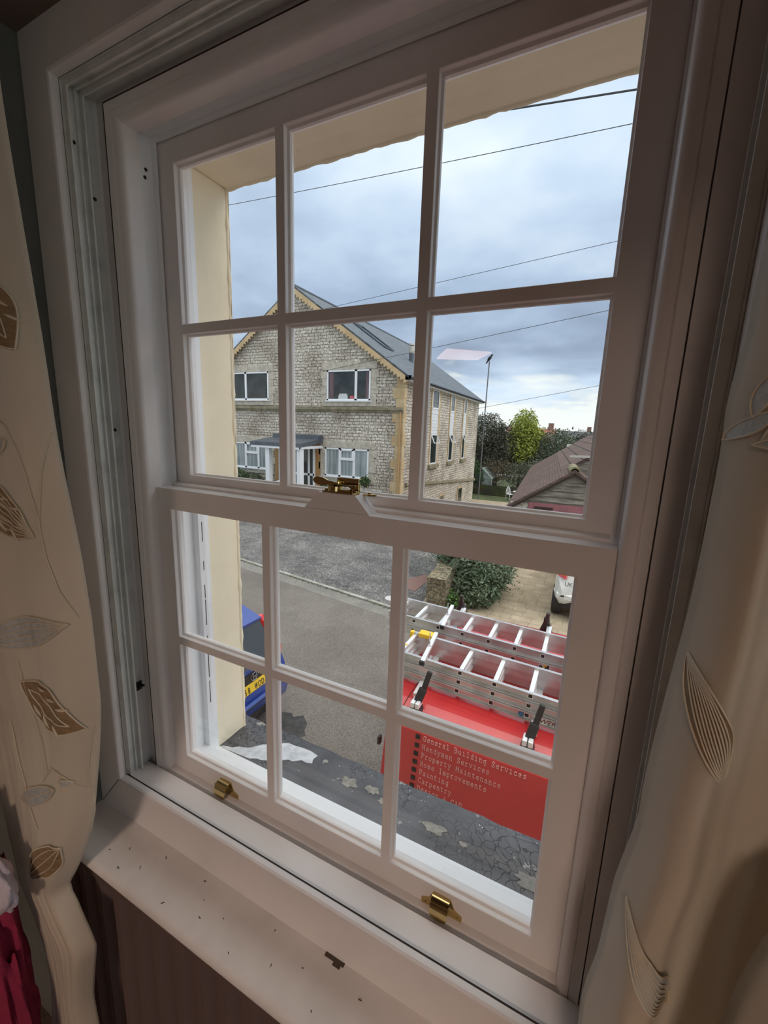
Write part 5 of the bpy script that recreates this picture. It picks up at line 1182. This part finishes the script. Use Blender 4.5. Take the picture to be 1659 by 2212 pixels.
# chrome badge: rounded square ring with a barred letter shape
b = MB(); bc = Vector((X0-0.035, yc+0.16, G+0.865)); 
ring = [(0.062*math.copysign(abs(math.cos(a))**0.5, math.cos(a))*(0.86 if math.sin(a) < 0 else 1.0), 0.050*math.copysign(abs(math.sin(a))**0.5, math.sin(a))) for a in [2*PI*k/24 for k in range(25)]]
b.tube([bc+Vector((0.0, u, v)) for u, v in ring], 0.006, 6)
b.bar(bc+Vector((0, -0.032, 0.045)), bc+Vector((0, -0.022, -0.045)), 0.012, 0.008, upv=(1, 0, 0)); b.bar(bc+Vector((0, 0.032, 0.045)), bc+Vector((0, 0.022, -0.045)), 0.012, 0.008, upv=(1, 0, 0)); b.bar(bc+Vector((0, -0.028, 0)), bc+Vector((0, 0.028, 0)), 0.012, 0.010, upv=(1, 0, 0)); b.build('badge', CHROME, CB)
b = MB(); loft(b, [[(X0-0.35+d*0.10*0+dx_, yc+s*w, G+z_) for z_, dx_, s, w in [(0.50, 0.36+e, sg, ww), (0.57, 0.39+e, sg, ww), (0.60, 0.36+e, sg, ww), (0.48, 0.30+e, sg, ww)]] for sg, ww, e, d in [(-1, 0.84, -0.22, 0), (-1, 0.74, -0.03, 0), (-1, 0.40, 0.03, 0), (1, 0.40, 0.03, 0), (1, 0.74, -0.03, 0), (1, 0.84, -0.22, 0)]]); b.build('bumper', BLUE, CB, smooth=True)
b = MB(); quad3(b, [(X0+0.0, yc-0.60, G+0.30), (X0+0.0, yc+0.60, G+0.30), (X0+0.0, yc+0.52, G+0.40), (X0+0.0, yc-0.52, G+0.40)], 0.02, (1, 0, 0)); b.build('lower_grille', BLACKP, CB)
for dx_ in (0.72, 3.1):
    for s in (-1, 1): wheel(CB, (X0-dx_, yc+s*0.76, G+0.30), 0.30, 0.19, 'y')
attach(CB)
# white people carrier, tail towards the camera
CW = thing('white_car', 'white car parked on the paved driveway, left rear corner showing', 'car', (0.85, 11.0, G)); xc = 0.83; Y0 = 8.95
sta = [Y0, Y0+0.06, Y0+0.14, Y0+0.24, Y0+0.45, Y0+1.0, Y0+2.2, Y0+2.9, Y0+3.4, Y0+4.0, Y0+4.2]
hb = [0.72, 0.80, 0.85, 0.88, 0.90, 0.90, 0.90, 0.90, 0.88, 0.80, 0.70]; hs = [0.68, 0.76, 0.81, 0.85, 0.87, 0.88, 0.88, 0.88, 0.84, 0.74, 0.62]
z0 = [G+0.45, G+0.36, G+0.33, G+0.30] + [G+0.28]*5 + [G+0.3, G+0.35]; z1 = [G+0.62, G+0.75, G+0.88, G+1.02, G+1.06, G+1.05, G+1.04, G+1.02, G+0.98, G+0.85, G+0.65]
z2 = [G+0.66, G+0.80, G+0.98, G+1.26, G+1.46, G+1.50, G+1.48, G+1.40, G+1.08, G+0.95, G+0.72]; ht = [0.6, 0.68, 0.72, 0.68, 0.64, 0.66, 0.66, 0.62, 0.68, 0.62, 0.5]
b = MB(); car_body(b, (sta, hb, hs, z0, z1, z2, ht), 0, 0, 0, 0, 0, xc, 1, axis='y'); b.build('body', CARW, CW, smooth=True, autos=40)
b = MB(); quad3(b, [(xc-0.58, Y0+0.16, G+1.08), (xc+0.58, Y0+0.16, G+1.08), (xc+0.52, Y0+0.38, G+1.40), (xc-0.52, Y0+0.38, G+1.40)], 0.03, (0, -0.9, 0.4)); b.build('rear_window', CARGL, CW)
for s in (-1, 1):
    b = MB(); quad3(b, [(xc+s*0.66, Y0+0.07, G+0.92), (xc+s*0.84, Y0+0.20, G+0.96), (xc+s*0.83, Y0+0.30, G+1.18), (xc+s*0.64, Y0+0.17, G+1.14)], 0.035, (s*0.5, -1, 0.2)); o = b.build('tail_lamp', LAMPR, CW)
    b = MB(); ell(b, (xc+s*0.72, Y0+0.10, G+1.02), (0.045, 0.03, 0.045)); b.build('indicator_lens', mat('amber_lens', (0.8, 0.25, 0.05), 0.2), o)
    b = MB(); quad3(b, [(xc+s*0.54, Y0+0.02, G+0.53), (xc+s*0.76, Y0+0.07, G+0.53), (xc+s*0.76, Y0+0.08, G+0.57), (xc+s*0.54, Y0+0.03, G+0.57)], 0.02, (0, -1, 0)); b.build('reflector', LAMPR, CW)
b = MB(); loft(b, [[(xc+u, Y0+y_, G+z_) for y_, z_ in [(e, 0.62), (e-0.05, 0.58), (e-0.05, 0.48), (e, 0.44), (e+0.2, 0.44), (e+0.2, 0.62)]] for u, e in [(-0.90, 0.28), (-0.82, 0.10), (-0.5, 0.0), (0.5, 0.0), (0.82, 0.10), (0.90, 0.28)]]); b.build('bumper', CARW, CW, smooth=True)
b = MB(); loft(b, [[(xc+u, Y0+y_, G+z_) for y_, z_ in [(e-0.03, 0.46), (e, 0.28), (e+0.2, 0.28), (e+0.2, 0.46)]] for u, e in [(-0.90, 0.30), (-0.80, 0.12), (-0.5, 0.03), (0.5, 0.03), (0.80, 0.12), (0.90, 0.30)]]); b.build('lower_valance', BLACKP, CW)
m_ = frame_mtx((xc-0.68, Y0-0.005, G+0.80), (1, -0.10, 0), (0, 0.35, 1)); text_mesh('country_lettering', 'UK', 0.12, BLACKP, CW, m_, 0.003)
b = MB()
for k in range(7): b.bar((xc-0.70+0.025*k, Y0-0.003, G+0.70+0.006*(k % 2)), (xc-0.685+0.025*k, Y0-0.003, G+0.712), 0.004, 0.006)
b.build('script_badge', CHROME, CW)
for y_ in (0.78, 3.35):
    for s in (-1, 1): wheel(CW, (xc+s*0.80, Y0+y_-0.35*(y_ < 1), G+0.33), 0.335, 0.22, 'x')
attach(CW)

# red van with roof rack
V = thing('red_van', 'red panel van with lettered side and ladders on its roof rack', 'van', (1.7, 2.75, G))
side = [(1.80, G+0.28), (1.765, G+0.45), (1.755, -2.95), (1.748, -2.6), (1.746, -1.90), (1.752, -1.865), (1.775, -1.84), (1.80, -1.832), (1.815, -1.826), (1.835, -1.812), (1.88, -1.797), (1.96, -1.785), (2.2, -1.772), (2.75, -1.765)]
sec = side+[(5.5-y, z) for y, z in reversed(side[:-1])]
def vs_(x, k, dz=0): return [(x+(0.07*max(0, min(1, (z+2.15)/0.3))*max(0, min(1, (2.2-y)/0.4)) if x < -0.5 else 0), 2.75+(y-2.75)*k, z if z > -2 and not dz else z+dz) for y, z in sec]
b = MB(); loft(b, [vs_(-0.745, 0.955), vs_(-0.735, 0.98), vs_(-0.71, 0.994), vs_(-0.62, 1.0), vs_(-0.45, 1.0), vs_(0.5, 1.0), vs_(2.7, 1.0)])
hood = []
for x, zt_, k in [(2.7, -1.765, 1.0), (2.95, -1.90, 0.99), (3.5, -2.55, 0.96), (4.1, -2.75, 0.92), (4.3, -3.1, 0.85)]:
    hood.append([(x, 2.75+(y-2.75)*k, min(z, zt_-0.0*(y)) if z > zt_ else z) for y, z in sec])
loft(b, hood); body = b.build('body', RED, V, smooth=True, autos=30)
# seams in the roof and side, rear lamp and hinge
b = MB()
sp = [(y, z+0.001) for y, z in side if z > -1.95]+[(5.5-y, z+0.001) for y, z in reversed(side[:-1]) if z > -1.95]
for xs_ in (-0.60,):
    b.tube([(xs_, y, z) for y, z in sp], 0.003, 5)
b.tube([(-0.78, 1.822, -1.822), (2.7, 1.822, -1.822)], 0.004, 5); b.build('roof_seam', mat('dark_red_seam', (0.10, 0.005, 0.006), 0.6), V)
b = MB(); b.box((-0.748, 1.775, -2.10), (-0.73, 1.81, -2.04)); b.build('door_hinge', BLACKP, V)
b = MB(); b.box((-0.765, 1.80, -3.05), (-0.72, 1.90, -2.45)); b.build('tail_lamp', LAMPR, V)
b = MB(); b.box((-0.86, 1.80, G+0.38), (-0.76, 3.70, G+0.55)); b.build('rear_bumper', BLACKP, V)
b = MB(); quad3(b, [(2.98, 1.95, -1.98), (2.98, 3.55, -1.98), (3.46, 3.5, -2.52), (3.46, 2.0, -2.52)], 0.012, (0.7, 0, 0.7)); b.build('windscreen', CARGL, V)
for s, yy in ((-1, 1.742), (1, 3.758)):
    b = MB(); b.prism([(1.9, -2.75), (3.1, -2.75), (2.75, -2.05), (1.9, -2.05)], 'y', min(yy, yy+s*0.006), max(yy, yy+s*0.006)); b.build('side_window', CARGL, V)
for x in (0.15, 3.25):
    for yy in (1.86, 3.64): wheel(V, (x, yy, G+0.34), 0.34, 0.22, 'y')
for dx_, a_ in ((0.02, 0.09), (0.04, 0.16), (0.05, 0.22)):
    pass
# glare-free scratches in the lacquer
b = MB(); random.seed(90)
for i in range(26):
    x, y = random.uniform(-0.2, 0.25), random.uniform(2.45, 2.62); b.bar((x, y, -1.7685), (x+random.uniform(0.03, 0.16), y-random.uniform(0.0, 0.012), -1.7685), 0.0018, 0.001)
for i in range(40):
    x, y = random.gauss(-0.34, 0.05), random.gauss(2.60, 0.03); b.bar((x, y, -1.7685), (x+random.uniform(0.005, 0.03), y+random.uniform(-0.01, 0.01), -1.7685), 0.002, 0.001)
b.build('paint_scratches', mat('pale_scratches', (0.75, 0.62, 0.62), 0.6), V)

# ---- slab-serif side lettering, drawn with strokes
GL = {
 'G': [[(.9,.8),(.7,.97),(.45,1),(.2,.9),(.08,.5),(.2,.1),(.45,0),(.75,.05),(.85,.2),(.85,.45)],[(.55,.45),(.98,.45)],[(.9,.98),(.9,.72)]],
 'B': [[(.05,0),(.6,0),(.88,.12),(.88,.38),(.6,.52),(.2,.52)],[(.6,.52),(.8,.65),(.8,.88),(.6,1),(.05,1)],[(.2,0),(.2,1)]],
 'S': [[(.85,.72),(.85,.98)],[(.85,.8),(.6,1),(.3,.98),(.15,.8),(.25,.58),(.75,.45),(.88,.22),(.7,.02),(.35,0),(.13,.15)],[(.12,.3),(.12,0)]],
 'H': [[(.18,0),(.18,1)],[(.82,0),(.82,1)],[(.18,.5),(.82,.5)],[(.02,0),(.34,0)],[(.66,0),(.98,0)],[(.02,1),(.34,1)],[(.66,1),(.98,1)]],
 'P': [[(.2,0),(.2,1)],[(.04,1),(.65,1),(.9,.86),(.9,.6),(.65,.46),(.2,.46)],[(.04,0),(.45,0)]],
 'M': [[(.12,0),(.12,1),(.5,.35),(.88,1),(.88,0)],[(0,0),(.28,0)],[(.72,0),(1,0)],[(0,1),(.14,1)],[(.86,1),(1,1)]],
 'I': [[(.5,0),(.5,1)],[(.2,0),(.8,0)],[(.2,1),(.8,1)]],
 'C': [[(.88,.72),(.88,.98)],[(.88,.8),(.65,1),(.35,.97),(.12,.7),(.12,.3),(.35,.03),(.65,0),(.9,.2)]],
 'D': [[(.05,0),(.5,0),(.85,.2),(.92,.5),(.85,.8),(.5,1),(.05,1)],[(.2,0),(.2,1)]],
 'A': [[(.12,0),(.48,1),(.88,0)],[(.25,1),(.5,1)],[(.25,.36),(.75,.36)],[(0,0),(.3,0)],[(.7,0),(1,0)]],
 '&': [[(.9,.42),(.5,0),(.2,.05),(.12,.28),(.35,.5),(.3,.75),(.5,.85),(.65,.75)],[(.35,.5),(.85,0),(.98,0)]],
 'a': [[(.2,.58),(.45,.7),(.72,.6),(.75,.45),(.75,0),(.95,0)],[(.75,.4),(.4,.42),(.13,.28),(.15,.08),(.4,-.02),(.75,.15)]],
 'c': [[(.85,.7),(.85,.5)],[(.85,.58),(.5,.7),(.2,.55),(.15,.2),(.4,0),(.65,0),(.9,.12)]],
 'd': [[(.78,0),(.78,1),(.6,1)],[(.78,.5),(.5,.7),(.2,.55),(.14,.25),(.35,0),(.6,0),(.78,.2)],[(.78,0),(.96,0)]],
 'e': [[(.12,.36),(.88,.36),(.8,.58),(.5,.7),(.2,.58),(.12,.3),(.3,.04),(.55,0),(.88,.1)]],
 'g': [[(.78,.66),(.78,-.15),(.6,-.32),(.28,-.32)],[(.78,.5),(.5,.7),(.2,.55),(.14,.28),(.35,.04),(.6,.04),(.78,.22)],[(.78,.68),(.96,.68)]],
 'i': [[(.5,0),(.5,.68),(.25,.68)],[(.15,0),(.85,0)],[(.46,.9),(.52,.9)]],
 'l': [[(.5,0),(.5,1),(.22,1)],[(.15,0),(.85,0)]],
 'm': [[(.14,0),(.14,.68),(.02,.68)],[(.14,.55),(.32,.7),(.5,.6),(.5,0)],[(.5,.55),(.7,.7),(.87,.6),(.87,0)],[(.02,0),(.26,0)],[(.40,0),(.6,0)],[(.76,0),(1,0)]],
 'n': [[(.2,0),(.2,.68),(.05,.68)],[(.2,.5),(.5,.7),(.76,.6),(.78,0)],[(.05,0),(.36,0)],[(.62,0),(.95,0)]],
 'o': [[(.5,0),(.2,.1),(.12,.35),(.2,.6),(.5,.7),(.8,.6),(.88,.35),(.8,.1),(.5,0)]],
 'p': [[(.2,-.32),(.2,.68),(.04,.68)],[(.2,.5),(.5,.7),(.8,.58),(.87,.35),(.8,.1),(.5,0),(.2,.18)],[(.04,-.32),(.42,-.32)]],
 'r': [[(.3,0),(.3,.68),(.1,.68)],[(.3,.42),(.55,.68),(.88,.62)],[(.08,0),(.66,0)]],
 's': [[(.8,.68),(.8,.5)],[(.8,.58),(.5,.7),(.22,.6),(.25,.42),(.75,.3),(.84,.12),(.6,0),(.3,0),(.16,.1)]],
 't': [[(.34,.95),(.34,.15),(.5,0),(.85,.08)],[(.1,.68),(.8,.68)]],
 'u': [[(.04,.68),(.2,.68),(.2,.12),(.42,0),(.78,.16)],[(.6,.68),(.78,.68),(.78,0),(.96,0)]],
 'v': [[(.14,.68),(.5,0),(.86,.68)],[(.0,.68),(.3,.68)],[(.7,.68),(1,.68)]],
 'y': [[(.14,.68),(.5,.04)],[(.86,.68),(.36,-.32),(.08,-.32)],[(.0,.68),(.3,.68)],[(.7,.68),(1,.68)]],
}
YS = 1.7425
def sideline(s, x, z, cw=0.0266, gw=0.0205, ch=0.037, r=0.0015):
    b = MB()
    for k, c in enumerate(s):
        for st_ in GL.get(c, []):
            for p, q in zip(st_, st_[1:]): b.bar((x+k*cw+p[0]*gw, YS, z+p[1]*ch), (x+k*cw+q[0]*gw+1e-5, YS, z+q[1]*ch), 0.002, r*2, upv=(0.7, 0, 0.7) if abs(p[0]-q[0]) < 1e-6 or p[1] == q[1] else (0, 1, 0))
    return b.build('side_lettering', TEXTW, V)
z = -1.908
for k, s in enumerate(['General Building Services', 'Handyman Services', 'Property Maintenance', 'Home Improvements', 'Painting', 'Carpentry', 'Design & CAD']):
    sideline(s, -0.392-0.004*k, z-0.0652*k)
    b = MB(); b.box((-0.447-0.004*k, 1.7405, z-0.0652*k+0.0), (-0.417-0.004*k, 1.7475, z-0.0652*k+0.030)); b.build('bullet_square', BLACKP, V)
# roof rack: two bars, black uprights, threaded ladder clamps
RZB = -1.752
for xb, xf in ((-0.56, -0.66), (0.245, 0.205)):
    b = MB(); b.bar((xb+0.02, 1.96, RZB), (xf, 3.62, RZB), 0.045, 0.028); b.bar((xb+0.02, 1.96, RZB+0.016), (xf, 3.62, RZB+0.016), 0.010, 0.004); b.build('roof_bar', ALUB, V)
    for (x, y, s) in ((xb+(0.105 if xb < 0 else 0.045), 1.875, 1), (xf-0.03, 3.64, -1)):
        o_ = -0.045 if s > 0 else 0
        b = MB(); q = [(-0.065, 0), (0.060, 0), (0.030, 0.100), (-0.030, 0.100)]; zf = -1.855 if s > 0 else -1.82
        v = [(x+o_+u, y-s*0.045, zf+w) for u, w in q]+[(x+o_+u*0.8, y+s*0.035, zf+0.03+w) for u, w in q]
        b.add(v, [(0,1,2,3), (7,6,5,4), (0,4,5,1), (1,5,6,2), (2,6,7,3), (3,7,4,0)]); b.build('bar_foot', BLACKP, V, bevel=0.004)
        b = MB(); b.box((x+o_-0.032, y-s*0.050, -1.760), (x+o_-0.003, y+s*0.03, -1.718)); b.box((x+o_+0.003, y-s*0.050, -1.760), (x+o_+0.032, y+s*0.03, -1.718)); b.build('foot_clamp', ALUB, V, bevel=0.006)
        up_ = 1.0 if s > 0 else 0.62
        b = MB(); b.bar((x+o_*0.9, y+s*0.00, -1.735), (x+o_*0.4, y+s*0.045, -1.65), 0.056, 0.036, upv=(0, 1, 0)); b.bar((x+o_*0.4, y+s*0.045, -1.665), (x+0.012, y+s*0.080, -1.665+0.135*up_), 0.036, 0.030, upv=(0, 1, 0)); b.build('end_stop', BLACKP, V, bevel=0.006)
for (xa, ya, yb, zt_) in ((-0.545, 2.10, 2.50, -1.545), (-0.60, 2.72, 3.12, -1.545)):
    b = MB(); b.bar((xa, ya-0.04, zt_), (xa-0.06, yb+0.04, zt_), 0.030, 0.024); o = b.build('ladder_clamp', ALUB, V)
    b = MB(); b.box((xa-0.018, ya-0.055, zt_-0.016), (xa+0.018, ya-0.035, zt_+0.014)); b.build('clamp_end_cap', BLACKP, o)
    b = MB(); ym = (ya+yb)/2-0.01; b.tube([(xa-0.03, ym, zt_-0.20), (xa-0.03, ym, zt_+0.13)], 0.0055, 8); b.lathe([(0.001, zt_+0.012), (0.014, zt_+0.012), (0.014, zt_+0.022), (0.001, zt_+0.022)], (xa-0.03, ym, 0), 6); b.build('threaded_rod', CHROME, o)
    b = MB(); b.box((xa-0.065, ym-0.01, zt_-0.17), (xa-0.01, ym+0.05, zt_-0.09)); b.build('padlock_housing', mat('galvanised', (0.4, 0.4, 0.4), 0.5, metal=0.5), o)
attach(V)
# ladders ----------------------------------------------------------
def ladder(name, lab, x0, x1, yn, yf, tops, h, rungs, slope, caps):
    t = thing(name, lab, 'ladder', ((x0+x1)/2, (yn+yf)/2, tops[-1]-h), 'ladders on the van roof')
    xm = 0.40
    def yy(y, x): return y+slope*(x-xm)
    for j, zt_ in enumerate(tops):
        e = 0.012*j
        for s, y in ((-1, yn-e), (1, yf+e)):
            b = MB(); xs0 = x0+0.0*j; p, q = Vector((xs0, yy(y, xs0), zt_-h/2)), Vector((x1, yy(y, x1), zt_-h/2))
            b.bar(p, q, 0.006, h-0.002); b.bar(p+Vector((0, -s*-0.010, h/2-0.004)), q+Vector((0, s*0.010, h/2-0.004)), 0.026, 0.005); b.bar(p+Vector((0, s*0.010, -h/2+0.004)), q+Vector((0, s*0.010, -h/2+0.004)), 0.026, 0.005)
            b.build('rail', ALU, t)
        for x in rungs:
            b = MB(); b.bar((x-0.004*j, yy(yn, x)-e+0.003, zt_-h*0.50), (x, yy(yf, x)+e-0.003, zt_-h*0.50), 0.030, 0.030); r_ = b.build('rung', ALUB, t)
            b = MB(); c = Vector((x-0.004*j, yy(yn, x)-e-0.0045, zt_-h*0.50)); b.bar(c+Vector((-0.0125, 0, 0)), c+Vector((0.0125, 0, 0)), 0.004, 0.024); hh = b.build('rung_hole', HOLE, r_)
            b = MB()
            for a_, c_ in (((-0.015, -0.0142), (0.015, -0.0142)), ((-0.015, 0.0142), (0.015, 0.0142)), ((-0.0145, -0.014), (-0.0145, 0.014)), ((0.0145, -0.014), (0.0145, 0.014))): b.bar(c+Vector((a_[0], 0, a_[1])), c+Vector((c_[0], 0, c_[1])), 0.006, 0.0035, upv=(0, 1, 0.001))
            b.build('rung_rim', ALUB, r_)
    for (y, zt_) in caps:
        b = MB(); b.bar((x0-0.022, yy(y, x0), zt_-h/2), (x0+0.012, yy(y, x0), zt_-h/2), 0.042, h+0.016); b.build('end_cap', YELLOW, t, bevel=0.008)
    return t
L1 = ladder('ladder', 'near aluminium triple ladder with yellow end caps on the van roof', -0.80, 3.1, 2.105, 2.430, [-1.562, -1.627, -1.692], 0.064, [-0.775, -0.281, -0.030, 0.212, 0.455, 0.70, 0.95, 1.2, 1.45, 1.7, 1.95, 2.2, 2.45, 2.7], -0.062, [(2.430, -1.562), (2.105, -1.562), (2.09, -1.692)])
b = MB(); b.box((-0.735, 2.455, -1.572), (-0.60, 2.535, -1.535)); b.build('yellow_bracket', YELLOW, L1, bevel=0.006)
b = MB(); b.lathe([(0.0001, -1.577), (0.012, -1.577), (0.012, -1.575), (0.0001, -1.575)], (-0.775, 2.30, 0), 14); b.build('yellow_dot', YELLOW, L1)
b = MB(); b.lathe([(0.0001, -0.0), (0.019, -0.0), (0.019, -0.003), (0.0001, -0.003)], (0.168, 2.0865, -1.724), 18, 'y'); b.build('blue_roundel', mat('blue_sticker', (0.03, 0.18, 0.38), 0.4), L1)
STK = mat('white_sticker', (0.75, 0.75, 0.75), 0.4)
b = MB(); b.box((0.275, 2.0785, -1.748), (0.62, 2.0805, -1.702)); lb_ = b.build('maker_label', STK, L1)
text_mesh('maker_lettering', 'WERNER', 0.046, BLACKP, lb_, frame_mtx((0.283, 2.0778, -1.741), (1, 0, 0), (0.25, 0, 1)), 0.001, 1.05)
attach(L1)
L2 = ladder('ladder', 'far aluminium double ladder on the van roof, beyond the one with yellow caps', -1.17, 2.9, 2.712, 3.055, [-1.562, -1.646], 0.082, [-1.12, -0.905, -0.668, -0.440, -0.212, 0.005, 0.225, 0.45, 0.68, 0.91, 1.14, 1.37, 1.6, 1.83, 2.06, 2.3, 2.5], -0.055, [])
b = MB(); b.box((0.24, 2.7045, -1.705), (0.42, 2.7065, -1.655)); lb_ = b.build('warning_label', mat('orange_label', (0.75, 0.42, 0.04), 0.5), L2)
b = MB(); b.prism([(0.245, -1.698), (0.285, -1.698), (0.285, -1.662), (0.272, -1.662)], 'y', 2.7035, 2.7046); b.box((0.30, 2.7035, -1.686), (0.36, 2.7046, -1.681)); b.box((0.33, 2.7035, -1.700), (0.352, 2.7046, -1.690)); b.build('label_marks', BLACKP, lb_)
b = MB(); b.box((0.29, 2.7030, -1.675), (0.42, 2.7044, -1.655)); b.build('label_panel', STK, lb_)
attach(L2)
